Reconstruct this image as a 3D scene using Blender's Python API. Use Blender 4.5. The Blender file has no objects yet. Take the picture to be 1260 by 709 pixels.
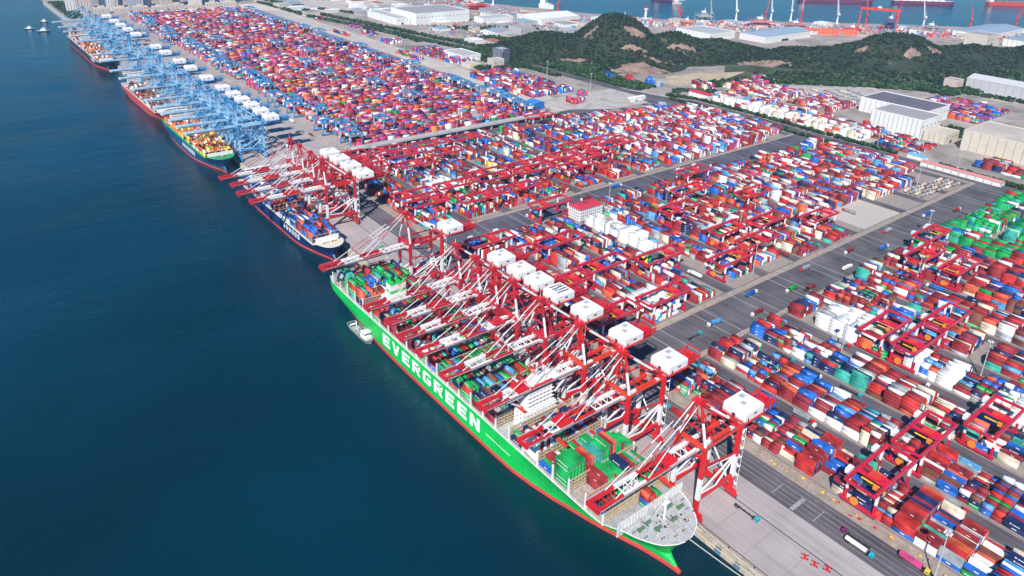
import bpy, bmesh, math, random
import numpy as np
from math import radians, sin, cos, pi, sqrt, atan2, exp
from mathutils import Vector, Matrix
random.seed(7); rng = np.random.default_rng(11)
S = bpy.context.scene
COL = S.collection

# ---------------------------------------------------------------- camera
cd = bpy.data.cameras.new('drone_camera'); cam = bpy.data.objects.new('drone_camera', cd); COL.objects.link(cam)
PIT, ROL, YAW, FPX = 0.373217, 0.033652, 0.675661, 908.06
CAMP = Vector((-296.0, 0.0, 335.0))
Fv = Vector((sin(YAW)*cos(PIT), cos(YAW)*cos(PIT), -sin(PIT)))
R0 = Vector((cos(YAW), -sin(YAW), 0)); U0 = R0.cross(Fv)
Rv = R0*cos(ROL)+U0*sin(ROL); Uv = -R0*sin(ROL)+U0*cos(ROL)
cam.matrix_world = Matrix((( Rv.x, Uv.x, -Fv.x, CAMP.x), (Rv.y, Uv.y, -Fv.y, CAMP.y), (Rv.z, Uv.z, -Fv.z, CAMP.z), (0, 0, 0, 1)))
cd.sensor_width = 36; cd.lens = FPX/1260*36; cd.shift_y = -118/1260
cd.clip_start = 1; cd.clip_end = 60000
S.camera = cam

# ---------------------------------------------------------------- sky, sun, exposure
SUN_AZ = radians(54)      # from -Y towards -X
SUN_EL = radians(43)
to_sun = Vector((-sin(SUN_AZ)*cos(SUN_EL), -cos(SUN_AZ)*cos(SUN_EL), sin(SUN_EL)))
w = bpy.data.worlds.new('World'); S.world = w; w.use_nodes = True
nt = w.node_tree; bg = nt.nodes['Background']
sky = nt.nodes.new('ShaderNodeTexSky'); sky.sky_type = 'NISHITA'; sky.sun_disc = False
sky.sun_elevation = SUN_EL; sky.sun_rotation = math.atan2(to_sun.x, to_sun.y)
sky.air_density = 1.0; sky.dust_density = 0.0; sky.ozone_density = 4
hs = nt.nodes.new('ShaderNodeHueSaturation'); hs.inputs['Saturation'].default_value = 2.0
nt.links.new(sky.outputs[0], hs.inputs['Color']); nt.links.new(hs.outputs[0], bg.inputs[0]); bg.inputs[1].default_value = 0.08
sl = bpy.data.lights.new('sun', 'SUN'); sl.energy = 5.0; sl.angle = radians(0.53); sl.color = (1, .955, .89)
so = bpy.data.objects.new('sun', sl); COL.objects.link(so)
so.rotation_euler = to_sun.to_track_quat('Z', 'Y').to_euler()
S.view_settings.view_transform = 'Standard'; S.view_settings.look = 'None'
S.view_settings.exposure = 0.42; S.view_settings.gamma = 1
S.render.resolution_x = 1024; S.render.resolution_y = 576

# ---------------------------------------------------------------- helpers
def proj(p):
    v = Vector(p)-CAMP; z = v.dot(Fv)
    return 630+FPX*v.dot(Rv)/z, 236.5-FPX*v.dot(Uv)/z, z

MATS = {}
def mat(name, col, rough=.6, var=0, vscale=.1, bump=0, bscale=1, metal=0, dirt=None, dscale=.3, spec=None):
    if name in MATS: return MATS[name]
    m = bpy.data.materials.new(name); m.use_nodes = True; n = m.node_tree.nodes; l = m.node_tree.links
    b = n['Principled BSDF']; b.inputs['Roughness'].default_value = rough; b.inputs['Metallic'].default_value = metal
    b.inputs['Base Color'].default_value = (*col, 1)
    if spec is not None: b.inputs['Specular IOR Level'].default_value = spec
    if var or dirt:
        tc = n.new('ShaderNodeNewGeometry')
        nz = n.new('ShaderNodeTexNoise'); nz.inputs['Scale'].default_value = vscale; nz.inputs['Detail'].default_value = 6
        l.new(tc.outputs['Position'], nz.inputs['Vector'])
        cr = n.new('ShaderNodeValToRGB')
        cr.color_ramp.elements[0].position = .32; cr.color_ramp.elements[1].position = .7
        a = [max(0, c*(1-var)) for c in col]; c2 = [min(1, c*(1+var)) for c in col]
        cr.color_ramp.elements[0].color = (*a, 1); cr.color_ramp.elements[1].color = (*c2, 1)
        l.new(nz.outputs['Fac'], cr.inputs['Fac']); out = cr.outputs['Color']
        if dirt:
            n2 = n.new('ShaderNodeTexNoise'); n2.inputs['Scale'].default_value = dscale; n2.inputs['Detail'].default_value = 8
            n2.inputs['Roughness'].default_value = .7
            l.new(tc.outputs['Position'], n2.inputs['Vector'])
            r2 = n.new('ShaderNodeValToRGB'); r2.color_ramp.elements[0].position = .5; r2.color_ramp.elements[1].position = .72
            l.new(n2.outputs['Fac'], r2.inputs['Fac'])
            mx = n.new('ShaderNodeMixRGB'); l.new(r2.outputs['Color'], mx.inputs['Fac']); l.new(out, mx.inputs['Color1'])
            mx.inputs['Color2'].default_value = (*dirt, 1); out = mx.outputs['Color']
        l.new(out, b.inputs['Base Color'])
    if bump:
        nb = n.new('ShaderNodeTexNoise'); nb.inputs['Scale'].default_value = bscale; nb.inputs['Detail'].default_value = 4
        tc2 = n.new('ShaderNodeNewGeometry'); l.new(tc2.outputs['Position'], nb.inputs['Vector'])
        bp = n.new('ShaderNodeBump'); bp.inputs['Strength'].default_value = bump
        l.new(nb.outputs['Fac'], bp.inputs['Height']); l.new(bp.outputs['Normal'], b.inputs['Normal'])
    MATS[name] = m; return m

def tag(o, label=None, cat=None, group=None, kind=None):
    if label: o['label'] = label
    if cat: o['category'] = cat
    if group: o['group'] = group
    if kind: o['kind'] = kind
    return o

class MB:
    def __init__(s): s.v = []; s.f = []; s.m = []
    def poly(s, pts, m=0):
        i = len(s.v); s.v += [tuple(p) for p in pts]; s.f.append(tuple(range(i, i+len(pts)))); s.m.append(m); return s
    def quads(s, vs, fs, m=0):
        i = len(s.v); s.v += [tuple(p) for p in vs]
        for f in fs: s.f.append(tuple(i+k for k in f)); s.m.append(m)
        return s
    BF = ((0, 3, 2, 1), (4, 5, 6, 7), (0, 1, 5, 4), (1, 2, 6, 5), (2, 3, 7, 6), (3, 0, 4, 7))
    def box(s, x0, x1, y0, y1, z0, z1, m=0, top=None, nobot=False):
        v = [(x0, y0, z0), (x1, y0, z0), (x1, y1, z0), (x0, y1, z0), (x0, y0, z1), (x1, y0, z1), (x1, y1, z1), (x0, y1, z1)]
        s.quads(v, s.BF[1:] if nobot else s.BF, m)
        if top is not None: s.m[-5 if nobot else -5] = top
        return s
    def bar(s, p, q, w=.5, h=None, m=0):
        h = h or w; p = Vector(p); q = Vector(q); d = (q-p).normalized()
        up = Vector((0, 0, 1)) if abs(d.z) < .95 else Vector((0, 1, 0))
        a = d.cross(up).normalized()*w/2; b = a.normalized().cross(d)*h/2
        v = [p-a-b, p+a-b, p+a+b, p-a+b, q-a-b, q+a-b, q+a+b, q-a+b]
        return s.quads(v, s.BF, m)
    def bands(s, p, q, w, h, ms, fr):
        p = Vector(p); q = Vector(q); t0 = 0
        for m, f in zip(ms, fr):
            s.bar(p.lerp(q, t0), p.lerp(q, t0+f), w, h, m); t0 += f
        return s
    def cyl(s, x, y, z0, z1, r, n=10, m=0, r2=None):
        r2 = r if r2 is None else r2; i = len(s.v)
        for k in range(n): a = 2*pi*k/n; s.v += [(x+r*cos(a), y+r*sin(a), z0), (x+r2*cos(a), y+r2*sin(a), z1)]
        for k in range(n): a = i+2*k; b = i+2*((k+1) % n); s.f.append((a, b, b+1, a+1)); s.m.append(m)
        s.f.append(tuple(i+2*k+1 for k in range(n))); s.m.append(m); return s
    def hcyl(s, p, q, r, n=10, m=0):
        p = Vector(p); q = Vector(q); d = (q-p).normalized(); up = Vector((0, 0, 1)) if abs(d.z) < .9 else Vector((1, 0, 0))
        a = d.cross(up).normalized(); b = a.cross(d); i = len(s.v)
        for k in range(n):
            t = 2*pi*k/n; o = (a*cos(t)+b*sin(t))*r; s.v += [tuple(p+o), tuple(q+o)]
        for k in range(n): c = i+2*k; e = i+2*((k+1) % n); s.f.append((c, e, e+1, c+1)); s.m.append(m)
        s.f.append(tuple(i+2*k for k in range(n))); s.f.append(tuple(i+2*k+1 for k in range(n-1, -1, -1))); s.m += [m, m]; return s
    def rail(s, pts, h=1.1, m=0, step=4, w=.09):
        for a, b in zip(pts[:-1], pts[1:]):
            a = Vector(a); b = Vector(b); s.bar(a+Vector((0, 0, h)), b+Vector((0, 0, h)), w, w, m)
            n = max(1, int((b-a).length/step))
            for k in range(n+1): p = a.lerp(b, k/n); s.bar(p, p+Vector((0, 0, h)), w, w, m)
        return s
    def mesh(s, name, mats):
        me = bpy.data.meshes.new(name); me.from_pydata(s.v, [], s.f)
        for m in mats: me.materials.append(m)
        me.polygons.foreach_set('material_index', s.m); me.update(); return me
    def obj(s, name, mats, parent=None, loc=(0, 0, 0), rz=0):
        o = bpy.data.objects.new(name, s.mesh(name, mats if isinstance(mats, (list, tuple)) else [mats])); COL.objects.link(o)
        o.location = loc; o.rotation_euler.z = rz
        if parent: o.parent = parent
        return o

def fastmesh(name, V, F, MI, mats, tri=False):
    """V (n,3) float, F (m,k) int, MI (m,)"""
    V = np.asarray(V, dtype=np.float32); F = np.asarray(F, dtype=np.int32); k = F.shape[1]
    me = bpy.data.meshes.new(name); me.vertices.add(len(V)); me.vertices.foreach_set('co', V.ravel())
    me.loops.add(F.size); me.loops.foreach_set('vertex_index', F.ravel())
    me.polygons.add(len(F)); me.polygons.foreach_set('loop_start', np.arange(0, F.size, k, dtype=np.int32))
    for m in mats: me.materials.append(m)
    me.polygons.foreach_set('material_index', np.asarray(MI, dtype=np.int32)); me.update(calc_edges=True); me.validate(); return me

def empty(name, loc=(0, 0, 0), rz=0):
    o = bpy.data.objects.new(name, None); COL.objects.link(o); o.location = loc; o.rotation_euler.z = rz; o.empty_display_size = 3; return o

# a kit is a list of (part name, mesh, offset, [sub kit]) so that copies share mesh data
def place(name, kit, loc, rz=0, label=None, cat=None, group=None):
    r = empty(name, loc, rz); tag(r, label, cat, group)
    for pn, me, off, sub in kit:
        o = bpy.data.objects.new(pn, me); COL.objects.link(o); o.parent = r; o.location = off
        for sn, sm, so_, _ in sub:
            c = bpy.data.objects.new(sn, sm); COL.objects.link(c); c.parent = o; c.location = so_
            if sn in ('window', 'railing', 'spreader'): c['kind'] = 'stuff'
    return r

JOIN = {'window', 'bracing', 'fore_stay', 'railing', 'window_column', 'a_frame', 'stair_tower'}
def struct(o): o['kind'] = 'structure'; return o
def sheet(name, pts, z, m): return struct(MB().poly([(x, y, z) for x, y in pts]).obj(name, m))
def rect(name, x0, x1, y0, y1, z, m): return sheet(name, [(x0, y0), (x1, y0), (x1, y1), (x0, y1)], z, m)
def ribbon(name, pts, wd, z, m, off=0):
    b = MB(); L = []
    for i, (x, y) in enumerate(pts):
        a = Vector(pts[max(0, i-1)]); c = Vector(pts[min(len(pts)-1, i+1)]); d = (c-a).normalized(); n = Vector((-d.y, d.x))
        p = Vector((x, y))+n*off; L.append((p+n*wd/2, p-n*wd/2))
    for (a, b1), (c, d) in zip(L[:-1], L[1:]): b.poly([(a.x, a.y, z), (b1.x, b1.y, z), (d.x, d.y, z), (c.x, c.y, z)])
    return struct(b.obj(name, m))

ORD = ['first', 'second', 'third', 'fourth', 'fifth', 'sixth', 'seventh', 'eighth', 'ninth', 'tenth', 'eleventh', 'twelfth', 'thirteenth',
       'fourteenth', 'fifteenth', 'sixteenth', 'seventeenth', 'eighteenth', 'nineteenth', 'twentieth', 'twenty-first', 'twenty-second', 'twenty-third', 'twenty-fourth', 'twenty-fifth', 'twenty-sixth', 'twenty-seventh', 'twenty-eighth', 'twenty-ninth', 'thirtieth']

# ---------------------------------------------------------------- materials
def asphalt_mat(name, col, streak=.35):
    m = mat(name, col, .9, spec=.15)
    n = m.node_tree.nodes; l = m.node_tree.links; b = n['Principled BSDF']
    g = n.new('ShaderNodeNewGeometry'); mp = n.new('ShaderNodeMapping'); mp.inputs['Scale'].default_value = (.45, .012, 1)
    l.new(g.outputs['Position'], mp.inputs['Vector'])
    a = n.new('ShaderNodeTexNoise'); a.inputs['Scale'].default_value = 1; a.inputs['Detail'].default_value = 5; l.new(mp.outputs[0], a.inputs['Vector'])
    c = n.new('ShaderNodeTexNoise'); c.inputs['Scale'].default_value = .03; c.inputs['Detail'].default_value = 8; l.new(g.outputs['Position'], c.inputs['Vector'])
    ad = n.new('ShaderNodeMath'); ad.operation = 'ADD'; l.new(a.outputs['Fac'], ad.inputs[0]); l.new(c.outputs['Fac'], ad.inputs[1])
    r = n.new('ShaderNodeValToRGB'); r.color_ramp.elements[0].position = .35; r.color_ramp.elements[1].position = .68
    dv = n.new('ShaderNodeMath'); dv.operation = 'MULTIPLY'; dv.inputs[1].default_value = .5; l.new(ad.outputs[0], dv.inputs[0]); l.new(dv.outputs[0], r.inputs['Fac'])
    r.color_ramp.elements[0].color = (*[k*(1-streak) for k in col], 1); r.color_ramp.elements[1].color = (*[k*(1+streak) for k in col], 1)
    l.new(r.outputs['Color'], b.inputs['Base Color']); return m
M_ASPH = asphalt_mat('asphalt', (.115, .102, .118), .45)
M_ASPHD = asphalt_mat('asphalt_dark', (.115, .106, .118), .55)
M_CONC = asphalt_mat('apron_concrete', (.37, .325, .325), .22)
M_CONCP = mat('concrete_plain', (.44, .40, .37), .85, .15, .05, dirt=(.2, .18, .18), dscale=.06)
M_TAN = mat('tan_pavement', (.33, .27, .225), .9, .2, .15, dirt=(.2, .16, .14), dscale=.4)
M_LAND = mat('land_ground', (.34, .29, .26), .95, .35, .012, dirt=(.11, .13, .09), dscale=.02)
M_LTGR = mat('light_ground', (.50, .44, .39), .95, .15, .01, dirt=(.33, .28, .25), dscale=.02)
M_MARK = mat('road_marking', (.30, .29, .30), .7, .3, .3)
M_DRAIN = mat('pale_channel', (.36, .34, .35), .8)
M_RAIL = mat('rail_groove', (.035, .03, .035), .6)
M_WHITE = mat('white_paint', (.80, .80, .79), .45, .04, .3, dirt=(.5, .46, .42), dscale=.8)
M_RED = mat('crane_red', (.60, .016, .022), .38, .12, .2)
M_ORED = mat('crane_orange_red', (.66, .05, .022), .38, .1, .2)
M_DRED = mat('rmg_crimson', (.56, .014, .045), .4, .12, .2)
M_BLUE = mat('crane_blue', (.05, .24, .50), .42, .12, .2)
M_LBLUE = mat('crane_pale_blue', (.30, .55, .75), .45, .1, .2)
M_DARK = mat('dark_steel', (.03, .03, .035), .5)
M_CABLE = mat('cable', (.10, .09, .09), .6)
M_ORANGE = mat('machine_orange', (.75, .24, .03), .5)
M_YEL = mat('machine_yellow', (.78, .5, .05), .5)
M_GLASS = mat('glass', (.04, .06, .08), .12, spec=.8)
M_GREY = mat('grey_steel', (.35, .35, .36), .6, .15, .2)
M_LGREY = mat('light_grey_deck', (.43, .44, .45), .7, .12, .3, dirt=(.27, .22, .20), dscale=.45)
M_BEIGE = mat('lashing_beige', (.46, .36, .25), .6, .2, .5)

# ---------------------------------------------------------------- sea
def water():
    m = bpy.data.materials.new('sea_water'); m.use_nodes = True; n = m.node_tree.nodes; l = m.node_tree.links; b = n['Principled BSDF']
    b.inputs['Roughness'].default_value = .14; b.inputs['IOR'].default_value = 1.36; b.inputs['Specular Tint'].default_value = (.6, .9, 1, 1)
    g = n.new('ShaderNodeNewGeometry')
    a = n.new('ShaderNodeTexNoise'); a.inputs['Scale'].default_value = .0035; a.inputs['Detail'].default_value = 3; l.new(g.outputs['Position'], a.inputs['Vector'])
    r = n.new('ShaderNodeValToRGB'); r.color_ramp.elements[0].position = .35; r.color_ramp.elements[1].position = .7
    r.color_ramp.elements[0].color = (.0001, .018, .029, 1); r.color_ramp.elements[1].color = (.0001, .034, .064, 1)
    l.new(a.outputs['Fac'], r.inputs['Fac']); l.new(r.outputs['Color'], b.inputs['Base Color'])
    w1 = n.new('ShaderNodeTexNoise'); w1.inputs['Scale'].default_value = .30; w1.inputs['Detail'].default_value = 5; w1.inputs['Roughness'].default_value = .55
    mp = n.new('ShaderNodeMapping'); mp.inputs['Scale'].default_value = (.45, 1.3, 1); mp.inputs['Rotation'].default_value[2] = -.35
    l.new(g.outputs['Position'], mp.inputs['Vector']); l.new(mp.outputs[0], w1.inputs['Vector'])
    w2 = n.new('ShaderNodeTexNoise'); w2.inputs['Scale'].default_value = .035; w2.inputs['Detail'].default_value = 3; l.new(mp.outputs[0], w2.inputs['Vector'])
    ad = n.new('ShaderNodeMath'); ad.operation = 'MULTIPLY_ADD'; ad.inputs[1].default_value = 1.6
    l.new(w2.outputs['Fac'], ad.inputs[0]); l.new(w1.outputs['Fac'], ad.inputs[2])
    bp = n.new('ShaderNodeBump'); bp.inputs['Strength'].default_value = .5; bp.inputs['Distance'].default_value = 1.0
    pn = n.new('ShaderNodeTexNoise'); pn.inputs['Scale'].default_value = .006; pn.inputs['Detail'].default_value = 4; l.new(mp.outputs[0], pn.inputs['Vector'])
    pr = n.new('ShaderNodeMapRange'); pr.inputs['From Min'].default_value = .35; pr.inputs['From Max'].default_value = .7; pr.inputs['To Min'].default_value = .3; pr.inputs['To Max'].default_value = .8
    l.new(pn.outputs['Fac'], pr.inputs['Value']); l.new(pr.outputs['Result'], bp.inputs['Strength'])
    l.new(ad.outputs[0], bp.inputs['Height']); l.new(bp.outputs['Normal'], b.inputs['Normal'])
    return m
SEA = -6.0
sea = rect('sea', -24000, 24000, -24000, 24000, SEA, water())

# ---------------------------------------------------------------- land
land_pts = [(0, -1500), (0, 2350), (20, 2352), (24, 2713), (10, 3600), (-300, 8000), (900, 9000), (1080, 3500), (1180, 2420), (1247, 2294), (1303, 2170),
            (1357, 2052), (1433, 1883), (1550, 1640), (1917, 1390), (2241, 1172), (2565, 897), (3200, 300), (4200, -900), (4200, -1500)]
b = MB(); b.poly([(x, y, 0) for x, y in land_pts])
for (a, c) in zip(land_pts, land_pts[1:]+land_pts[:1]): b.poly([(a[0], a[1], 0), (a[0], a[1], -9), (c[0], c[1], -9), (c[0], c[1], 0)])
struct(b.obj('ground', [M_LAND]))
# layered pavement
rect('terminal_pavement', 56, 815, -320, 905, .03, M_ASPH)
rect('quay_apron', 2.4, 56, -320, 912, .05, M_CONC)
rect('quay_apron', 2.4, 128, 912, 2345, .05, M_CONC)
rect('container_yard_pavement', 128, 560, 924, 2420, .04, asphalt_mat('yard_beige', (.36, .31, .29), .25))
b = MB(); b.box(-.9, 1.6, -320, 2345, -7, .35, 0)                                   # cope beam of the quay
quay = struct(b.obj('quay_wall', [mat('cope_concrete', (.50, .41, .31), .85, .25, .2, dirt=(.2, .14, .1), dscale=.5)]))
rect('rail_groove', 3.55, 4.15, -320, 912, .09, M_RAIL); rect('rail_groove', 36.6, 37.3, -320, 912, .09, M_RAIL)
rect('rail_groove', 3.55, 4.15, 912, 2340, .09, M_RAIL); rect('rail_groove', 36.6, 37.3, 912, 2340, .09, M_RAIL)
rect('quay_edge_strip', 1.65, 3.3, -320, 912, .10, M_TAN)
# slab joints and lane lines on the apron
b = MB()
for y in range(-40, 905, 22): b.poly([(4.3, y, .075), (36, y, .075), (36, y+.35, .075), (4.3, y+.35, .075)])
struct(b.obj('apron_joints', [mat('joint', (.25, .22, .22), .8)]))
b = MB()
for x in (59.5, 63.6, 67.7, 71.8, 76): b.poly([(x, -320, .055), (x+.3, -320, .055), (x+.3, 900, .055), (x, 900, .055)])
for y in (148, 176, 300, 345, 420, 560): b.poly([(60, y, .065), (72, y, .065), (72, y+.6, .065), (60, y+.6, .065)])
b.poly([(57, 160, .07), (71, 160, .07), (71, 162.6, .07), (57, 162.6, .07)])
struct(b.obj('lane_markings', [M_MARK]))
rect('rail_corridor', 79, 89, -320, 905, .06, M_TAN)

PER = 57.3; X0 = 90.0
def kx(k): return X0+PER*k
# stack pads
M_PAD = mat('pad_concrete', (.30, .25, .225), .9, .12, .2, dirt=(.22, .18, .16), dscale=.25)
M_PADG = mat('pad_joint', (.26, .21, .19), .9)
YA = (-60, 296); YB = (352, 570); YC = (622, 884)
pads = MB(); joints = MB(); rails = MB()
for k in range(0, 13):
    for (y0, y1) in (YA, YB, YC):
        if y0 == YA[0] and k > 12: continue
        x = kx(k); pads.poly([(x-1.5, y0, .08), (x+42.5, y0, .08), (x+42.5, y1, .08), (x-1.5, y1, .08)])
        if k < 5 and y0 < 300:
            for i in range(1, 14): joints.poly([(x+i*2.9+1.2, y0, .10), (x+i*2.9+1.5, y0, .10), (x+i*2.9+1.5, y1, .10), (x+i*2.9+1.2, y1, .10)])
            for j in range(int((y1-y0)/6.6)): joints.poly([(x-1, y0+j*6.6, .11), (x+42, y0+j*6.6, .11), (x+42, y0+j*6.6+.35, .11), (x-1, y0+j*6.6+.35, .11)])
        for xr in (x-.3, x+41): rails.poly([(xr, y0, .13), (xr+.35, y0, .13), (xr+.35, y1, .13), (xr, y1, .13)])
struct(pads.obj('stack_pads', [M_PAD])); struct(joints.obj('pad_joints', [M_PADG])); struct(rails.obj('gantry_rails', [M_RAIL]))
# cross roads
rect('cross_road', 88, 800, 302, 344, .17, M_ASPHD); rect('cross_road', 88, 800, 577, 615, .17, asphalt_mat('asphalt_mid', (.10, .095, .12), .4))
for (y0, y1) in ((296.5, 301.8), (344.2, 351), (571, 576.8), (615.2, 621)): rect('cross_road_shoulder', 88, 800, y0, y1, .16, M_TAN)
b = MB()
for k in range(0, 13):
    for off in (-1.2, 42.5):
        for (y0, y1) in ((298, 348), (573, 619)): b.poly([(kx(k)+off, y0, .2), (kx(k)+off+.8, y0, .2), (kx(k)+off+.8, y1, .2), (kx(k)+off, y1, .2)])
struct(b.obj('drain_channels', [M_DRAIN]))
rect('bare_apron', 505, 590, 352, 420, .15, M_LTGR)

# ---------------------------------------------------------------- containers
PAL = dict(maroon=(.26, .022, .030), red=(.48, .028, .026), vermilion=(.60, .11, .05), blue=(.014, .12, .50), sky=(.08, .30, .58), navy=(.012, .025, .10),
           white=(.78, .78, .76), grey=(.33, .35, .37), green=(.006, .33, .075), teal=(.04, .34, .27), cream=(.66, .58, .44), pink=(.50, .05, .17),
           orange=(.72, .24, .05), brown=(.17, .06, .04), purple=(.20, .07, .22), yellow=(.75, .55, .07))
PN = list(PAL)
def cont_mat(nm, col):
    m = mat('container_'+nm, col, .6, spec=.18); n = m.node_tree.nodes; l = m.node_tree.links; bb = n['Principled BSDF']
    g = n.new('ShaderNodeNewGeometry'); z = n.new('ShaderNodeTexNoise'); z.inputs['Scale'].default_value = .13; z.inputs['Detail'].default_value = 6; l.new(g.outputs['Position'], z.inputs['Vector'])
    r = n.new('ShaderNodeValToRGB'); r.color_ramp.elements[0].position = .3; r.color_ramp.elements[1].position = .72
    f = .45 if max(col) < .7 else .12
    r.color_ramp.elements[0].color = (*[c*(1-f) for c in col], 1); r.color_ramp.elements[1].color = (*[min(1, c*(1+f)+.012) for c in col], 1)
    l.new(z.outputs['Fac'], r.inputs['Fac']); l.new(r.outputs['Color'], bb.inputs['Base Color'])
    # corrugation relief
    wv = n.new('ShaderNodeTexWave'); wv.wave_type = 'BANDS'; wv.bands_direction = 'Y'; wv.inputs['Scale'].default_value = 1.15; l.new(g.outputs['Position'], wv.inputs['Vector'])
    bp = n.new('ShaderNodeBump'); bp.inputs['Strength'].default_value = .5; bp.inputs['Distance'].default_value = .05
    l.new(wv.outputs['Fac'], bp.inputs['Height']); l.new(bp.outputs['Normal'], bb.inputs['Normal']); return m
CM = [cont_mat(n, PAL[n]) for n in PN]
W_YARD = dict(maroon=32, red=12, vermilion=7, blue=12, sky=5, navy=11, white=9, grey=4, green=3.5, teal=2, cream=5, brown=5, yellow=.3)
W_SHIP = dict(maroon=18, red=8, vermilion=5, blue=8, sky=6, navy=6, white=6, grey=5, green=26, teal=9, cream=2, brown=3)
W_BLUE = dict(maroon=19, red=13, vermilion=10, blue=6, sky=4, navy=15, white=8, grey=7, green=2, teal=2, cream=4, pink=27, orange=9, brown=5, purple=11)
W_GREEN = dict(green=55, maroon=18, red=6, teal=8, white=6, blue=5, navy=3)
W_PALE = dict(purple=6, white=24, maroon=30, red=15, vermilion=9, blue=7, sky=8, grey=11, pink=7, cream=9, navy=5, brown=6)
W_REEF = dict(white=94, sky=2, grey=4)
def wt(d): a = np.array([d.get(n, 0) for n in PN], float); return a/a.sum()
C = []     # x0, y0, z0, length, colour, info
WX, PX, H1 = 2.44, 2.9, 2.72
occ = {}
def fill_block(x0, nrow, y0, y1, weights, dens, maxh, zone, z=0.16, px=2.78, bay=12.75, big=.16, h=H1, empties=.03, reefers=(), seed=0, rot=False, mix=0):
    rg = np.random.default_rng(seed); p = wt(weights); pr = wt(W_REEF); nb = int((y1-y0+.8)/bay)
    run = None
    for bi in range(nb):
        if rg.random() < empties: continue
        yb = y1-(bi+1)*bay+.4
        small = rg.random() < big and not rot; base = max(1.2, dens+.3+rg.normal()*.95); prof = rg.integers(0, 4); drop = rg.integers(0, nrow)
        if bi % 2 == 0 or run is None: run = [rg.choice(len(PN), p=p) for _ in range(40)]
        own = rg.choice(len(PN), p=p); cohes = .15+rg.random()*.35
        for ri in range(nrow):
            x = x0+ri*px; isr = any(a <= x <= c and e <= yb <= f for a, c, e, f in reefers)
            st_ = (-1.2 if prof == 0 and ri < drop*.5 else (-1.2 if prof == 1 and ri > drop else 0))
            hh = int(np.clip(round((base+st_ if not isr else 4.2)+rg.normal()*.55), 0, maxh))
            if rg.random() < .04: hh = 0
            c0 = own if rg.random() < cohes and not isr else (run[ri//3] if rg.random() < .5-mix and not isr else rg.choice(len(PN), p=pr if isr else p))
            for t in range(hh):
                if rg.random() < .34+mix: c0 = rg.choice(len(PN), p=pr if isr else p)
                if small:
                    for q in (0, 1):
                        cc = c0 if rg.random() < .5 else rg.choice(len(PN), p=p)
                        C.append((x, yb+q*6.25, z+t*h, 6.06, cc, (zone, bi, ri, t, hh, q)))
                elif rot: C.append((rot[0]+(yb-y0), rot[1]+(x-x0), z+t*h, 12.19, c0, (zone, bi, ri, t, hh, 0), 1))
                else: C.append((x, yb, z+t*h, 12.19, c0, (zone, bi, ri, t, hh, 0)))

REEF_A = [(258, 302, 225, 282), (258, 285, 150, 185), (262, 290, 92, 130)]
for k in range(0, 9): fill_block(kx(k)+1.6, 13, YA[0], YA[1], W_YARD if k < 8 else W_GREEN, 2.6 if k < 7 else 3.6, 5, 'A%d' % k, seed=100+k, reefers=REEF_A)
for k in range(9, 12): fill_block(kx(k)-3, 18, YA[0]+120, YA[1], W_GREEN, 3.4, 6, 'A%d' % k, seed=130+k)
for k in range(0, 7):
    if k == 3:
        fill_block(kx(k)+16, 8, YB[0], 440, W_YARD, 2.5, 5, 'B3', seed=203)
        fill_block(kx(k)-16, 8, 448, 544, W_REEF, 3.9, 5, 'BR', seed=250, empties=0)
        fill_block(kx(k)+24, 7, 440, YB[1], W_YARD, 2.4, 5, 'B4', seed=204); continue
    fill_block(kx(k)+1.6, 13 if k != 2 else 10, YB[0], YB[1], W_YARD, 2.6, 5, 'B%d' % k, seed=200+k, reefers=[(150, 195, 352, 380), (262, 300, 352, 385)])
for k in range(7, 12): fill_block(kx(k)-3, 18, {7: 402, 8: 398, 9: 384, 10: 388}.get(k, 408), YB[1], W_PALE if k % 2 else W_YARD, 3.6, 6, 'B%d' % k, seed=220+k, empties=.02)
for k in range(0, 7): fill_block(kx(k)+1.6, 13, YC[0], YC[1], W_YARD, 2.5 if k > 1 else 2.2, 5, 'C%d' % k, seed=300+k, empties=.16, reefers=[(150, 185, 690, 740)])
for k in range(7, 12): fill_block(kx(k)-3, 18, YC[0], min(YC[1], 880-(k-7)*14), W_PALE, 3.6, 6, 'C%d' % k, seed=320+k, empties=.03)
fill_block(842, 11, 520, 830, dict(white=60, cream=20, maroon=8, vermilion=4, sky=5), 3.4, 6, 'E0', seed=401, empties=.04)
fill_block(874, 16, 520, 830, dict(W_PALE, pink=14), 3.0, 6, 'E4', seed=411, empties=.04)
fill_block(842, 26, 440, 515, W_YARD, 2.2, 5, 'E5', seed=412, empties=.04)                 # beyond the hedge road
fill_block(862, 16, 250, 380, W_YARD, 2.0, 4, 'E1', seed=402)
fill_block(1120, 50, 470, 600, dict(W_BLUE, blue=30), 2.6, 5, 'E2', seed=403)
fill_block(960, 34, 650, 900, W_PALE, 2.6, 5, 'E3', seed=405, empties=.1)
fill_block(565, 36, 1005, 1225, dict(W_BLUE, blue=22, white=22), 3.0, 5, 'F0', seed=404, empties=.05)
fill_block(608, 20, 1330, 1560, dict(W_BLUE, blue=22), 2.2, 4, 'F1', seed=406, empties=.25)
fill_block(815, 4, 1062, 1090, dict(blue=30, navy=20), 3, 4, 'F2', seed=407, empties=0)
fill_block(822, 4, 1010, 1050, dict(pink=60, red=20), 4, 5, 'F3', seed=408, empties=0)
fill_block(845, 5, 955, 1000, dict(sky=60, blue=20, grey=20), 4, 5, 'F4', seed=409, empties=0)
fill_block(905, 10, 880, 930, dict(maroon=30, navy=30, cream=30, pink=10), 4, 5, 'F5', seed=410, empties=0)
fill_block(1090, 8, 860, 930, dict(maroon=10, navy=30, grey=30, pink=20), 2.4, 4, 'F6', seed=413, empties=.1)
nblk = 0
DY = [930+i*38.5 for i in range(37)]                                                          # the far terminal's blocks run inland from the quay
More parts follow.
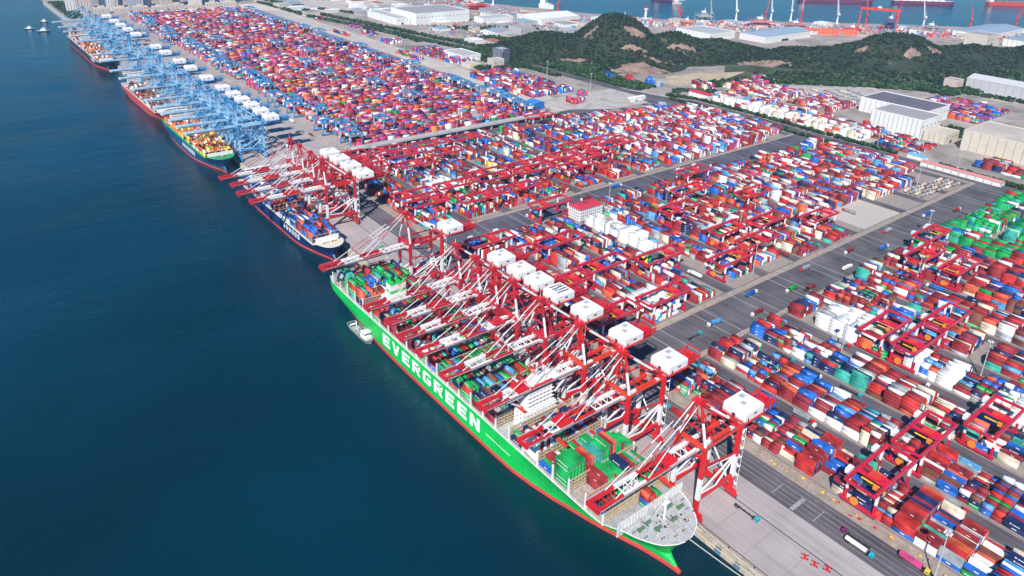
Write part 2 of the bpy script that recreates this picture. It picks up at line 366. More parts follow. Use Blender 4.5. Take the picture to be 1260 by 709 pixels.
for i, yy in enumerate(DY):
    fill_block(0, 10, 0, 352 if i < 30 else 330, W_BLUE, 3.3, 6, 'D%d' % i, seed=500+i, empties=.03, z=.1, rot=(152, yy), mix=.35)
for q, (x_, y_, n_, l_) in enumerate(((600, 1620, 14, 70), (615, 1740, 12, 60), (640, 1860, 8, 90), (560, 1400, 5, 120), (610, 2020, 14, 60), (560, 1700, 4, 160), (545, 1010, 3, 150), (650, 965, 6, 30), (600, 930, 9, 40))):
    fill_block(x_, n_, y_, y_+l_, dict(W_BLUE, orange=14, blue=18), 1.8, 4, 'F%d' % (20+q), seed=700+q, empties=.3)
# ship cargo (main vessel)
SX = -29.0; SHW = 27.5; BOW = 172.0; STERN = 563.0; DK = 16.0
def bay_y(i): return 209.8+14.1*i
ship_bays = []
NR = 21; SPX = 2.56
hts = {0: [0, 1, 2, 2, 2, 2, 1, 2, 2, 0, 1, 1, 2, 1, 2, 1, 2, 2, 1, 1, 0], 1: [0, 0, 0, 0, 0, 3, 4, 4, 4, 3, 3, 3, 4, 4, 2, 3, 3, 2, 2, 2, 1],
       2: [6, 6, 6, 6, 6, 5, 5, 5, 5, 5, 5, 5, 6, 6, 6, 5, 5, 4, 4, 3, 3], 3: [1, 1, 2, 2, 1, 1, 1, 0, 1, 2, 2, 1, 1, 2, 2, 2, 2, 1, 0, 1, 1],
       4: [6, 6, 6, 6, 6, 6, 6, 6, 5, 5, 3, 3, 2, 2, 3, 3, 2, 3, 3, 2, 2], 5: [1, 2, 1, 1, 2, 1, 0, 0, 1, 1, 2, 2, 1, 2, 1, 1, 2, 2, 1, 1, 1]}
rowc = {2: ['green']*5+['maroon', 'red', 'vermilion', 'teal', 'teal', 'teal', 'green', 'green', 'maroon', 'vermilion', 'green', 'green', 'maroon', 'green', 'teal', 'green'],
        4: ['white', 'maroon', 'white', 'maroon', 'white', 'sky', 'green', 'green', 'teal', 'maroon', 'navy', 'navy', 'sky', 'white', 'maroon', 'blue', 'white', 'maroon', 'navy', 'green', 'maroon'],
        1: ['green']*5+['maroon', 'maroon', 'green', 'green', 'maroon', 'green', 'green', 'navy', 'navy', 'white', 'maroon', 'green', 'teal', 'grey', 'green', 'maroon']}
rg = np.random.default_rng(5); ps = wt(W_SHIP)
bays = list(range(0, 6))+list(range(7, 19))+list(range(20, 24))
for n_, i in enumerate(bays):
    hb = hts.get(i) or [int(np.clip(round(rg.normal(2.6 if i not in (21, 22) else 4.5, .7)+(1.2 if r < 5 else 0)), 0, 6)) for r in range(NR)]
    own = PN.index('green') if i in (3, 21, 22) else rg.choice(len(PN), p=ps)
    for r in range(NR):
        x = SX-SHW+.9+r*SPX+.15
        lo = 0; c0 = own if rg.random() < .5 else rg.choice(len(PN), p=ps)
        if i >= 22 and (r < 1 or r > NR-2): continue
        if i in rowc: c0 = PN.index(rowc[i][r])
        for t in range(hb[r]):
            if i not in rowc and rg.random() < .5: c0 = own if rg.random() < .3 else rg.choice(len(PN), p=ps)
            C.append((x, bay_y(i)+.9, DK+2.2+t*H1, 12.19, c0, ('S', n_, r, t, hb[r], 0)))
for r in range(10, 15):                                                     # short stack right behind the breakwater
    for t in range((4, 4, 3, 3, 2)[r-10]): C.append((SX-SHW+.9+r*SPX+.15, 201.2, DK+2.2+t*H1, 6.06, PN.index(('green', 'blue', 'maroon', 'vermilion', 'red')[(r+t) % 5]), ('S', 99, r, t, 4, 0)))
# cargo of the four other vessels
OTH = [dict(c=-17.5, hw=15.5, b=623, s=868, d=9, w=dict(blue=30, navy=20, maroon=12, vermilion=16, white=10, sky=10, cream=6), den=2.6),
       dict(c=-22, hw=19.5, b=938, s=1180, d=11, w=dict(orange=38, vermilion=18, yellow=16, cream=14, brown=8, red=8, white=4), den=2.4),
       dict(c=-20, hw=17, b=1205, s=1470, d=9, w=dict(red=20, maroon=20, white=14, cream=18, grey=14, brown=10), den=1.5),
       dict(c=-18, hw=16, b=1660, s=2040, d=9, w=dict(orange=30, vermilion=24, cream=20, white=20, maroon=14), den=2.6)]
for si, o in enumerate(OTH):
    p = wt(o['w']); nr = int((2*o['hw']-2)/2.6); y = o['b']+26; bi = 0
    while y < o['s']-30:
        if bi % 8 != 6:
            for r in range(nr):
                hh = int(np.clip(round(rg.normal(o['den'], 1)), 0, 5))
                for t in range(hh): C.append((o['c']-o['hw']+1+r*2.6, y, o['d']+1.5+t*H1, 12.19, rg.choice(len(PN), p=p), ('V%d' % si, bi, r, t, hh, 0)))
        y += 14; bi += 1

# choose the ones that show largest
top = {}
for i, c in enumerate(C):
    z, bi, ri, t, hh, q = c[5]; top[(z, bi, ri, q)] = max(top.get((z, bi, ri, q), -1), t)
cand = []
for i, c in enumerate(C):
    z, bi, ri, t, hh, q = c[5]
    if c[1] > 420: continue
    ex = (t == top[(z, bi, ri, q)]) or top.get((z, bi, ri-1, q), top.get((z, bi, ri-1, 0), -1)) < t
    if not ex: continue
    px, py, d = proj((c[0]+1.2, c[1]+c[3]/2, c[2]+1.3))
    if not (0 < px < 1260 and 0 < py < 709): continue
    area = (c[3]*2.6*.8+2.4*c[3]*.6)/d**2
    if t != top[(z, bi, ri, q)]: area *= .7
    cand.append((-area, i))
cand.sort(); chosen = set(i for _, i in cand[:300])
SZ = {}
def container_kit(ci, L):
    key = (ci, L)
    if key in SZ: return SZ[key]
    hgt = 2.62; b = MB(); m = 0
    b.box(.06, WX-.06, .06, L-.06, .12, hgt-.03, 0)                        # recessed panels
    for x in (0, WX-.16):
        for y in (0, L-.16): b.box(x, x+.16, y, y+.16, 0, hgt, 0)           # corner posts
        b.box(x, x+.12, .16, L-.16, 0, .17, 0, nobot=True); b.box(x, x+.12, .16, L-.16, hgt-.12, hgt, 0)
    me = b.mesh('container', [CM[ci]])
    d = MB(); d.box(.17, WX/2-.02, -.02, .055, .16, hgt-.14, 0)
    for x in (.42, .85): d.box(x, x+.06, -.07, -.02, .2, hgt-.2, 1)
    dm = d.mesh('door', [CM[ci], M_GREY])
    s = None
    nm = PN[ci]
    if nm in ('green', 'blue', 'navy', 'teal', 'sky', 'maroon') :
        sb = MB()
        if nm == 'green': sb.box(-.0, .055, L*.12, L*.88, 1.35, 1.8, 0)
        elif nm == 'navy': sb.box(0, .055, L*.3, L*.62, 1.0, 1.5, 0); sb.box(0, .055, L*.66, L*.74, .9, 1.7, 0)
        elif nm in ('blue', 'sky'): sb.box(0, .055, L*.4, L*.6, 1.1, 1.75, 0)
        else: sb.box(0, .055, L*.36, L*.52, 1.2, 1.6, 0)
        s = sb.mesh('side_mark', [M_WHITE])
    SZ[key] = (me, dm, s); return SZ[key]
zname = {'A%d' % k: ORD[k]+' near yard block' for k in range(12)}; zname['A0'] = 'quayside block'
zname.update({'B%d' % k: ORD[k]+' block past crossroad' for k in range(12)})
zname.update({'C%d' % k: ORD[k]+' block of far yard' for k in range(12)}); zname['BR'] = 'white reefer block past crossroad'
CN = dict(maroon='dark maroon', red='red', vermilion='orange-red', blue='royal blue', sky='pale blue', navy='navy', white='white', grey='grey', green='green', teal='teal', cream='cream',
          pink='pink', orange='orange', brown='brown', purple='purple', yellow='yellow')
for i in sorted(chosen):
    x, y, z, L, ci, (zo, bi, ri, t, hh, q) = C[i]
    me, dm, s = container_kit(ci, L)
    o = bpy.data.objects.new('shipping_container', me); COL.objects.link(o); o.location = (x, y, z)
    tw = ('bottom' if t == 0 else ORD[t])+' tier'
    if zo == 'S': lab = '%s container on green ship, %s, %s row from sea, %s' % (CN[PN[ci]], 'behind breakwater' if bi == 99 else ORD[bi]+' bay from bow', ORD[ri], tw)
    elif zo[0] == 'V': lab = '%s container on smaller moored ship, %s bay from bow, %s row, %s' % (CN[PN[ci]], ORD[bi], ORD[ri], tw)
    else:
        wh = (' near half' if q == 0 else ' far half') if L < 7 else ''
        lab = '%s container, %s, %s row, %s bay%s, %s' % (CN[PN[ci]], tw, ORD[ri], ORD[bi], wh, zname.get(zo, 'yard'))
    tag(o, lab, 'container', 'containers on the ship and in the yard')
    for dx in (0, WX/2-.15):
        d = bpy.data.objects.new('door', dm); COL.objects.link(d); d.parent = o; d.location = (dx, 0, 0)
    if s: d = bpy.data.objects.new('side_mark', s); COL.objects.link(d); d.parent = o; d.location = (-.005, 0, 0)
# all others as one object
A = np.array([(c[0], c[1], c[2], c[3] if len(c) < 7 else WX, c[4], WX if len(c) < 7 else c[3]) for i, c in enumerate(C) if i not in chosen])
n = len(A); jx = rng.normal(0, .05, n)
V = np.zeros((n, 8, 3)); 
for k, (a, bq, c) in enumerate(((0, 0, 0), (1, 0, 0), (1, 1, 0), (0, 1, 0), (0, 0, 1), (1, 0, 1), (1, 1, 1), (0, 1, 1))):
    V[:, k, 0] = A[:, 0]+a*A[:, 5]+jx; V[:, k, 1] = A[:, 1]+bq*A[:, 3]; V[:, k, 2] = A[:, 2]+c*2.6
fl = np.array(((4, 5, 6, 7), (0, 1, 5, 4), (1, 2, 6, 5), (2, 3, 7, 6), (3, 0, 4, 7)))
F = (np.arange(n)[:, None, None]*8+fl[None]).reshape(-1, 4)
MI = np.repeat(A[:, 4].astype(int), 5)
me = fastmesh('shipping_containers', V.reshape(-1, 3), F, MI, CM)
o = bpy.data.objects.new('shipping_containers', me); COL.objects.link(o)
tag(o, 'thousands of stacked coloured shipping containers filling the far yards', 'containers', kind='stuff')
# white side marks on the green and blue ones still near
b = MB()
for i, c in enumerate(C):
    if i in chosen or c[1] > 560 or c[0] > 420: continue
    nm = PN[c[4]]; L = c[3]
    if c[5][0][0] in 'AB' or c[5][0] == 'S':
        if nm == 'green': y0, y1, z0, z1 = .12, .88, 1.35, 1.8
        elif nm in ('blue', 'sky', 'navy'): y0, y1, z0, z1 = .4, .6, 1.1, 1.7
        else: continue
        zo, bi, ri, t, hh, q = c[5]
        if top.get((zo, bi, ri-1, q), top.get((zo, bi, ri-1, 0), -1)) >= t: continue
        X = c[0]-.06; b.poly([(X, c[1]+L*y0, c[2]+z0), (X, c[1]+L*y0, c[2]+z1), (X, c[1]+L*y1, c[2]+z1), (X, c[1]+L*y1, c[2]+z0)])
o = b.obj('container_side_marks', [M_WHITE]); tag(o, 'white stripes and logo patches on the sides of green and blue containers', 'markings', kind='stuff')
# ---------------------------------------------------------------- ship-to-shore cranes
HP = 78.0
def leg_bands(red, white, x, y, flip=False):
    b = MB(); w_, d_ = 2.0, 2.6
    b.bands((x, y, 3.2), (x, y, 50), w_, d_, (0, 1, 0), (.235, .33, .435))
    return b.mesh('leg', [red, white])
def sts_kit(P, S2, T, tip, trx, colour, nst=0):
    """P main paint, S2 second paint (bands), T tie paint"""
    K = []; sx, lx, hy = 4.0-20.5, 37.0-20.5, 9.3
    for x in (sx, lx):
        for y in (-hy, hy):
            K.append(('leg', leg_bands(P, S2, x, y), (0, 0, 0), []))
        b = MB(); b.box(x-1.1, x+1.1, -13.5, 13.5, 3.0, 5.0, 0); K.append(('sill_beam', b.mesh('sill_beam', [P]), (0, 0, 0), []))
        for y in (-10.5, 10.5):
            b = MB(); b.box(x-.9, x+.9, y-4, y+4, 1.3, 2.9, 0)
            for q in range(6): b.hcyl((x-.7, y-3.5+q*1.4, .75), (x+.7, y-3.5+q*1.4, .75), .6, 8, 1)
            K.append(('bogie', b.mesh('bogie', [P, M_DARK]), (0, 0, 0), []))
    b = MB(); b.bar((sx, 0, 14.5), (lx, 0, 14.5), 1.6, 2.4, 0); pbm = b.mesh('portal_beam', [P])
    for y in (-hy, hy): K.append(('portal_beam', pbm, (0, y, 0), []))
    b = MB()
    for y in (-hy, hy):
        b.bar((sx, y, 18), (lx, y, 31), .9, .9, 1); b.bar((sx, y, 17.5), (0, y, 15.8), .7, .7, 1); b.bar((0, y, 15.8), (lx, y, 29.5), .7, .7, 1)
        b.bar((sx, y, 38), (lx, y, 31.5), .8, .8, 0)
    b.bar((lx, -hy, 6), (lx, hy, 30), .7, .7, 1); b.bar((lx, hy, 6), (lx, -hy, 30), .7, .7, 1)
    K.append(('bracing', b.mesh('bracing', [P, S2]), (0, 0, 0), []))
    b = MB()
    b.bar((sx, -hy-1, 50.6), (sx, hy+1, 50.6), 1.9, 2.2, 2); b.bar((lx, -hy-1, 50.6), (lx, hy+1, 50.6), 1.9, 2.2, 0)
    for y in (-hy, hy): b.bar((sx+1, y, 50.4), (lx-1, y, 50.4), .8, 1.0, 2)
    b.bar((sx, -hy, 43), (sx, hy, 43), 1.2, 1.6, 0)
    K.append(('top_frame', b.mesh('top_frame', [P, S2, T]), (0, 0, 0), []))
    # A-frame and back stays
    b = MB()
    for s in (-1, 1):
        b.bands((sx, s*hy, 51.5), (sx+1, s*1.8, HP-1), 1.1, 1.1, (1, 0), (.55, .45))
        b.bands((sx+1.5, s*2.2, HP-1), (lx, s*6.5, 52), 1.0, 1.3, (0, 1, 0), (.2, .55, .25))
        b.bar((sx+1, s*1.8, HP-2), (sx+11, s*4, 52), .6, .6, 0)
    b.bar((sx+.5, -4.2, 68), (sx+.5, 4.2, 68), .8, .8, 0); b.bar((sx+.3, -6.3, 60), (sx+.3, 6.3, 60), .7, .7, 0)
    K.append(('a_frame', b.mesh('a_frame', [P, S2]), (0, 0, 0), []))
    b = MB(); b.box(sx-1.2, sx+3.6, -3.2, 3.2, HP-1.6, HP-.6, 0); b.hcyl((sx+.2, -2.5, HP+.6), (sx+.2, 2.5, HP+.6), 1.2, 10, 0); b.hcyl((sx+2.2, -2.2, HP+.5), (sx+2.2, 2.2, HP+.5), 1.0, 10, 0)
    b.rail([(sx-1.2, -3.2, HP-.6), (sx+3.6, -3.2, HP-.6), (sx+3.6, 3.2, HP-.6), (sx-1.2, 3.2, HP-.6), (sx-1.2, -3.2, HP-.6)], 1.2, 0, 2, .14)
    b.bar((sx+1, 0, HP), (sx+1, 0, HP+5), .25, .25, 1)
    K.append(('apex_platform', b.mesh('apex_platform', [P, S2]), (0, 0, 0), []))
    # boom: hinged seaward part, four coloured bays
    tx = tip-20.5; hx = sx-3.0; N4 = [tx, tx+(hx-tx)*.24, tx+(hx-tx)*.47, tx+(hx-tx)*.72, hx]
    bm = MB(); cols = (0, 1, 0, 1)
    for j in range(4):
        for y in (-3.7, 3.7): bm.box(N4[j]+(.05 if j else 0), N4[j+1], y-.7, y+.7, 45.2, 47.6, cols[j])
        nx = int((N4[j+1]-N4[j])/5)
        for q in range(nx):
            xq = N4[j]+q*(N4[j+1]-N4[j])/nx+1; bm.box(xq, xq+.6, -3.0, 3.0, 46.9, 47.45, cols[j])
            xr = xq+(N4[j+1]-N4[j])/nx; bm.bar((xq+.3, -2.9, 46.7), (min(xr, N4[j+1]-1)+.3, 2.9, 46.7), .3, .3, cols[j])
    bm.box(tx-1.3, tx-.01, -4.6, 4.6, 45, 47.8, 0)
    sub = MB()
    for y in (-5.2, 5.2):
        sub.box(tx, hx, y-.45, y+.45, 47.0, 47.12, 0)
    sub.rail([(tx, -5.6, 47.1), (hx, -5.6, 47.1)], 1.1, 1, 3.5, .14); sub.rail([(tx, 5.6, 47.1), (hx, 5.6, 47.1)], 1.1, 1, 3.5, .14)
    K.append(('boom', bm.mesh('boom', [tip_m(P, colour), S2]), (0, 0, 0), [('walkway', sub.mesh('walkway', [M_GREY, P]), (0, 0, 0), [])]))
    g = MB(); ex = 76-20.5
    for y in (-3.7, 3.7): g.bands((hx+.4, y, 46.4), (ex, y, 46.4), 1.5, 2.4, (1, 2, 1, 0), (.2, .25, .2, .35))
    for q in range(14): xq = hx+3+q*5.2; g.box(xq, xq+.6, -2.95, 2.95, 46.6, 47.2, 0)
    for y in (-3.7, 3.7): g.bar((lx, y, 47.7), (lx, y, 50), .9, .9, 0); g.bar((sx, y, 47.7), (sx, y, 50), .9, .9, 0)
    K.append(('main_girder', g.mesh('main_girder', [P, S2, T]), (0, 0, 0), []))
    # fore stays
    f = MB(); x1 = N4[2]+2; x2 = N4[0]+12
    for s in (-1, 1):
        f.bands((sx, s*1.8, HP-.5), (x1, s*3.8, 47.8), .38, .5, (1, 0, 1), (.4, .2, .4))
        f.bands((sx-.5, s*2.1, HP-.2), (x2, s*3.8, 47.8), .34, .42, (0, 1, 0, 1), (.25, .25, .25, .25))
        f.bar((sx, s*.7, HP+1), (x1+6, s*1.3, 47.7), .13, .13, 2)
    K.append(('fore_stay', f.mesh('fore_stay', [P, S2, M_CABLE]), (0, 0, 0), []))
    # machinery house
    h = MB(); a, c = 42.5-20.5, 62-20.5
    h.box(a, c, -9, 9, 48.6, 49.4, 1)
    i = [(a+.6, -8.2, 49.4), (c-.6, -8.2, 49.4), (c-.6, 8.2, 49.4), (a+.6, 8.2, 49.4), (a+.6, -8.2, 55.2), (c-.6, -8.2, 55.2), (c-.6, 8.2, 55.2), (a+.6, 8.2, 55.2),
         (a+2.4, -7.2, 57), (c-2.4, -7.2, 57), (c-2.4, 7.2, 57), (a+2.4, 7.2, 57)]
    h.quads(i, ((0, 1, 5, 4), (1, 2, 6, 5), (2, 3, 7, 6), (3, 0, 4, 7), (4, 5, 9, 8), (5, 6, 10, 9), (6, 7, 11, 10), (7, 4, 8, 11), (8, 9, 10, 11)), 0)
    h.box(a+5, a+8, -3, 0, 57, 57.7, 2); h.box(a+10, a+14, 2, 5, 57, 57.5, 2)
    vs = MB()
    vs.box(a+3, a+4.2, -8.28, -8.2, 49.5, 51.8, 0); vs.box(a+9, a+12, -8.28, -8.2, 52, 53.2, 0); vs.box(a+.52, a+.6, -1, 1.4, 49.5, 51.8, 0)
    for q in range(nst): vs.box(a+4, c-4, -5.6+q*3.2, -4.4+q*3.2, 57.0, 57.12, 0)
    rl = MB(); rl.rail([(a, -9, 49.4), (c, -9, 49.4), (c, 9, 49.4), (a, 9, 49.4), (a, -9, 49.4)], 1.2, 0, 3, .14)
    K.append(('machinery_house', h.mesh('machinery_house', [M_WHITE, P, M_LGREY]), (0, 0, 0), [('window', vs.mesh('window', [M_DARK]), (0, 0, 0), []), ('railing', rl.mesh('railing', [P]), (0, 0, 0), [])]))
    # back reach end frame with lattice
    e = MB(); x0, x1 = 63-20.5, 78-20.5
    for x in (x0, x1):
        e.bar((x, -6, 48.5), (x, 6, 48.5), .8, .8, 0); e.bar((x, -6, 48.5), (x, -5, 53.5), .5, .5, 0); e.bar((x, 6, 48.5), (x, 5, 53.5), .5, .5, 0); e.bar((x, -5, 53.5), (x, 5, 53.5), .5, .5, 0)
    for y in (-5.5, 5.5):
        e.bar((x0, y, 53.2), (x1, y, 51.2), .5, .5, 0); e.bar((x0, y, 48.6), (x1, y, 48.6), .6, .6, 0)
        for q in range(5): xa = x0+q*3; e.bar((xa, y, 48.6), (xa+3, y, 52.4), .35, .35, 0)
    e.box(x0+1, x1-1, -4.5, 4.5, 48.0, 48.25, 0); e.box(x0+3, x0+8, -3, 3, 48.3, 50.4, 0); e.hcyl((x1-3, -2.5, 50), (x1-3, 2.5, 50), 1.5, 10, 0)
    K.append(('back_reach_frame', e.mesh('back_reach_frame', [P]), (0, 0, 0), []))
    # trolley, cab, spreader
    t = MB(); X = trx-20.5; t.box(X-4.5, X+4.5, -4.5, 4.5, 47.7, 49.1, 0); t.box(X-3, X+1, -2, 2, 49.1, 50.6, 0); t.box(X-2.6, X+2.6, -2.9, -2.4, 44, 47.7, 0)
    cb = MB(); cb.box(X+4.7, X+7.6, -1.5, 1.5, 41.6, 44.6, 1); cb.box(X+4.55, X+4.7, -1.3, 1.3, 42, 43.8, 2); cb.bar((X+5.5, 0, 44.6), (X+4.4, 0, 47.7), .5, .5, 0)
    zs = 33 if trx < 0 else 20
    sp = MB(); sp.box(X-1.1, X+1.1, -6.0, 6.0, zs, zs+.7, 0); sp.box(X-1.2, X+1.2, -2.2, 2.2, zs+.7, zs+1.6, 0)
    for y in (-1.8, 1.8):
        for dx in (-2, 2): sp.bar((X+dx*.5, y, zs+1.6), (X+dx, y, 47.6), .12, .12, 1)
    K.append(('trolley', t.mesh('trolley', [P]), (0, 0, 0), [('cab', cb.mesh('cab', [P, M_WHITE, M_GLASS]), (0, 0, 0), []), ('spreader', sp.mesh('spreader', [T, M_CABLE]), (0, 0, 0), [])]))
    # stair tower on the land side
    s_ = MB(); x = lx+2.6
    for q in range(13):
        z0 = 4+q*3.4; ya, yb = (-hy-1.6, -hy+1.6) if q % 2 else (-hy+1.6, -hy-1.6)
        s_.bar((x, ya, z0), (x, yb, z0+3.4), .9, .2, 0); s_.box(x-.9, x+1.2, yb-.5, yb+.5, z0+3.35, z0+3.5, 0)
    for y in (-hy-2, -hy+2): s_.bar((x+1, y, 3), (x+1, y, 50), .2, .2, 0)
    K.append(('stair_tower', s_.mesh('stair_tower', [S2]), (0, 0, 0), []))
    # cable reel and electrics house at the foot
    r = MB(); r.hcyl((lx-.2, 0, 9.5), (lx+.6, 0, 9.5), 3.0, 16, 0); r.box(lx-2.5, lx-1.4, -2, 2, 5.0, 8.2, 1); r.bar((lx, 0, 5), (lx, 0, 9), .7, .7, 1)
    K.append(('cable_reel', r.mesh('cable_reel', [M_ORED if colour == 'red' else M_WHITE, P]), (0, 0, 0), []))
    return K
def tip_m(P, colour): return P if colour == 'red' else mat('crane_pale_boom', (.52, .64, .72), .45)
M_RED2 = mat('crane_red_worn', (.52, .014, .032), .42, .15, .2, dirt=(.35, .06, .05), dscale=.4)
STS_R = [sts_kit(M_RED, M_WHITE, M_ORED, -74, -18, 'red'), sts_kit(M_RED, M_WHITE, M_ORED, -73, -44, 'red'), sts_kit(M_RED2, M_WHITE, M_RED2, -75, 12, 'red'), sts_kit(M_RED2, M_WHITE, M_RED, -72, -30, 'red'), sts_kit(M_RED2, M_WHITE, M_RED, -74, -8, 'red', 4)]
STS_B = [sts_kit(M_BLUE, M_LBLUE, M_LBLUE, t, x, 'blue') for t, x in ((-60, -20), (-60, 10))]
red_y = [201, 260, 300, 340, 372, 396, 419, 446, 525, 698, 727, 755, 782]
marks = {201: 'nearest red and white quay crane, above the green ship\'s bow', 260: 'red and white quay crane second from the green ship\'s bow',
         300: 'red and white quay crane third from the bow, beside the ship\'s white bridge', 340: 'red and white quay crane fourth from the bow of the green ship',
         372: 'red and white quay crane fifth from the green ship\'s bow', 396: 'red and white quay crane sixth from the green ship\'s bow', 419: 'red and white quay crane seventh from the green ship\'s bow',
         446: 'red and white quay crane furthest aft in the tight row along the green ship', 525: 'lone red and white quay crane standing by the green ship\'s stern',
         698: 'red and white quay crane nearest the bow of the dark blue ship', 727: 'red and white quay crane second in the row over the dark blue ship',
         755: 'red and white quay crane third in the row over the dark blue ship', 782: 'last red and white quay crane before the pale blue crane row'}
for i, y in enumerate(red_y):
    place('quay_crane', STS_R[(0, 1, 1, 2, 4, 2, 3, 2, 2, 3, 2, 3, 2)[i]], (20.5, y, .08), 0, marks[y], 'crane', 'red and white quay cranes')
blue_y = [968, 1003, 1040, 1078, 1117, 1165, 1245, 1333, 1400, 1491, 1560, 1719, 1790, 1857, 1922, 2004]
for i, y in enumerate(blue_y):
    lab = 'blue quay crane, %s from the near end of the blue crane row' % ORD[i] if i else 'nearest blue quay crane, by the green-decked ship\'s bow'
    place('quay_crane', STS_B[i % 2], (20.5, y, .08), 0, lab, 'crane', 'blue quay cranes of the far terminal')

# ---------------------------------------------------------------- yard gantry cranes
def rmg_kit(P, W2, tro, span=41, zt=19.5, reel=True):
    K = []
    for x in (0, span):
        for y in (-9, 9):
            b = MB(); b.bands((x, y, 2.4), (x, y, zt-1.4), 1.3, 1.5, (0, 1), (.5, .5)); K.append(('leg', b.mesh('leg', [P, W2]), (0, 0, 0), []))
        b = MB(); b.box(x-.9, x+.9, -11, 11, 1.2, 2.9, 0)
        for y in (-9.5, -7, 7, 9.5): b.hcyl((x-.5, y, .62), (x+.5, y, .62), .6, 8, 1)
        K.append(('sill_beam', b.mesh('sill_beam', [P, M_DARK]), (0, 0, 0), []))
    for y in (-9, 9):
        b = MB(); b.box(-5, span+6, y-.9, y+.9, zt-1.4, zt+.6, 0)
        for q in range(9): b.box(-4+q*6, -3.7+q*6, y-.95, y-.9, zt-1.3, zt+.5, 0)
        b.rail([(-5, y+(1.1 if y > 0 else -1.1), zt+.5), (span+6, y+(1.1 if y > 0 else -1.1), zt+.5)], 1.0, 1, 5, .1)
        K.append(('main_girder', b.mesh('main_girder', [P, M_GREY]), (0, 0, 0), []))
    b = MB(); b.box(-.6, .6, -8.1, 8.1, zt-1.2, zt+.4, 0); et = b.mesh('end_tie', [P])
    for x in (-5.05, span+5.8): K.append(('end_tie', et, (x, 0, 0), []))
    t = MB(); X = tro; t.box(X-4, X+4, -8.4, 8.4, zt+.65, zt+1.3, 0); t.box(X-3, X+2, -4, 2, zt+1.3, zt+2.7, 1); t.box(X-3.6, X-2.9, -8, 8, zt+.7, zt+2.1, 0); t.box(X+2.6, X+3.3, -8, 8, zt+.7, zt+2.1, 0)
    t.hcyl((X, 3, zt+2), (X, 6, zt+2), .8, 8, 2)
    c = MB(); c.box(X-6.6, X-4.2, -6, -3.6, zt-2.8, zt-.3, 0)
    sp = MB(); sp.box(X-1.1, X+1.1, -6, 6, 15.2, 15.8, 0); sp.bar((X-1, -2, 15.8), (X-2, -2, zt), .12, .12, 1); sp.bar((X+1, 2, 15.8), (X+2, 2, zt), .12, .12, 1)
    K.append(('trolley', t.mesh('trolley', [P, M_ORED if P is M_DRED else P, M_DARK]), (0, 0, 0), [('cab', c.mesh('cab', [M_ORANGE if P is M_DRED else M_WHITE]), (0, 0, 0), []), ('spreader', sp.mesh('spreader', [M_YEL, M_CABLE]), (0, 0, 0), [])]))
    b = MB(); b.box(0, 5.5, 10.6, 13.4, zt-1.8, zt+1.2, 0); b.box(-.1, 5.6, 10.5, 13.5, zt+1.2, zt+1.35, 0); eh = b.mesh('electrical_house', [M_WHITE])
    for x in (2, 34): K.append(('electrical_house', eh, (x, 0, 0), []))
    b = MB(); b.box(11.2-12.4, 1.2, 10.6, 12.2, 2.9, 3.2, 0); K.append(('platform', b.mesh('platform', [P]), (0, 0, 0), []))
    if reel:
        b = MB(); b.hcyl((-1.6, 3, 5), (-.9, 3, 5), 2.6, 14, 0); K.append(('cable_reel', b.mesh('cable_reel', [M_ORANGE]), (0, 0, 0), []))
    return K
RMG = [rmg_kit(M_DRED, M_WHITE, t) for t in (10, 22, 32)]
RMGB = [rmg_kit(M_BLUE, M_LBLUE, t, 31, 21, False) for t in (8, 20)]
rmg_pos = [(0, 137), (1, 137), (2, 116), (3, 221), (3, 194), (4, 196), (6, 266), (6, 233), (7, 285), (1, 362), (0, 366), (1, 436), (0, 430), (2, 417), (3, 374), (4, 385), (6, 383), (4, 420), (5, 410), (4, 489), (6, 583-22), (5, 520), (6, 470),
           (2, 581), (0, 500), (0, 540), (1, 500), (2, 684), (2, 702), (1, 690), (3, 700), (4, 703), (5, 704), (3, 680), (4, 680), (5, 726), (6, 725), (6, 700), (0, 690), (3, 840), (2, 842), (1, 822), (0, 830), (1, 850), (0, 858), (0, 800), (2, 800), (1, 780), (2, 640), (0, 660), (1, 640), (6, 872), (4, 660), (5, 680)]
seen = {}
bn = ['quayside', 'second', 'third', 'fourth', 'fifth', 'sixth', 'seventh', 'eighth', 'ninth']
for i, (k, y) in enumerate(sorted(rmg_pos, key=lambda a: (a[0], a[1]))):
    yard = 'near' if y < 300 else ('middle' if y < 577 else 'far'); key = (yard, k); seen[key] = seen.get(key, 0)+1
    if seen[key] == 1: lab = 'crimson yard gantry crane nearest the camera over the %s block of the %s yard' % (bn[k], yard)
    else: lab = 'crimson yard gantry crane, %s back over the %s block of the %s yard' % (ORD[seen[key]-1], bn[k], yard)
    place('yard_gantry_crane', RMG[i % 3], (kx(k)+.0, y, .14), 0, lab, 'crane', 'crimson yard gantry cranes')
rr = random.Random(3)
def ordn(n):
    if n < len(ORD): return ORD[n]
    t = ['thirty', 'forty'][(n+1)//10-3]; u = (n+1) % 10; return t+('-'+ORD[u-1] if u else 'ieth') if u else t[:-1]+'ieth'
for i, yy in enumerate(DY):
    if i > 34: continue
    for nm, xx in (('sea end', 160+rr.uniform(-8, 22)), ('inland end', 486+rr.uniform(-24, 8)), ('middle', rr.uniform(220, 430))):
        if nm == 'middle' and i % 3 != 1: continue
        if nm == 'sea end' and i % 5 == 3: continue
        if nm == 'inland end' and i % 2 and i > 6: continue
        place('yard_gantry_crane', RMGB[i % 2], (xx, yy-1.2, .12), pi/2, 'blue stacking crane at the %s of the far terminal\'s %s block' % (nm, ordn(i)), 'crane', 'blue yard gantry cranes')
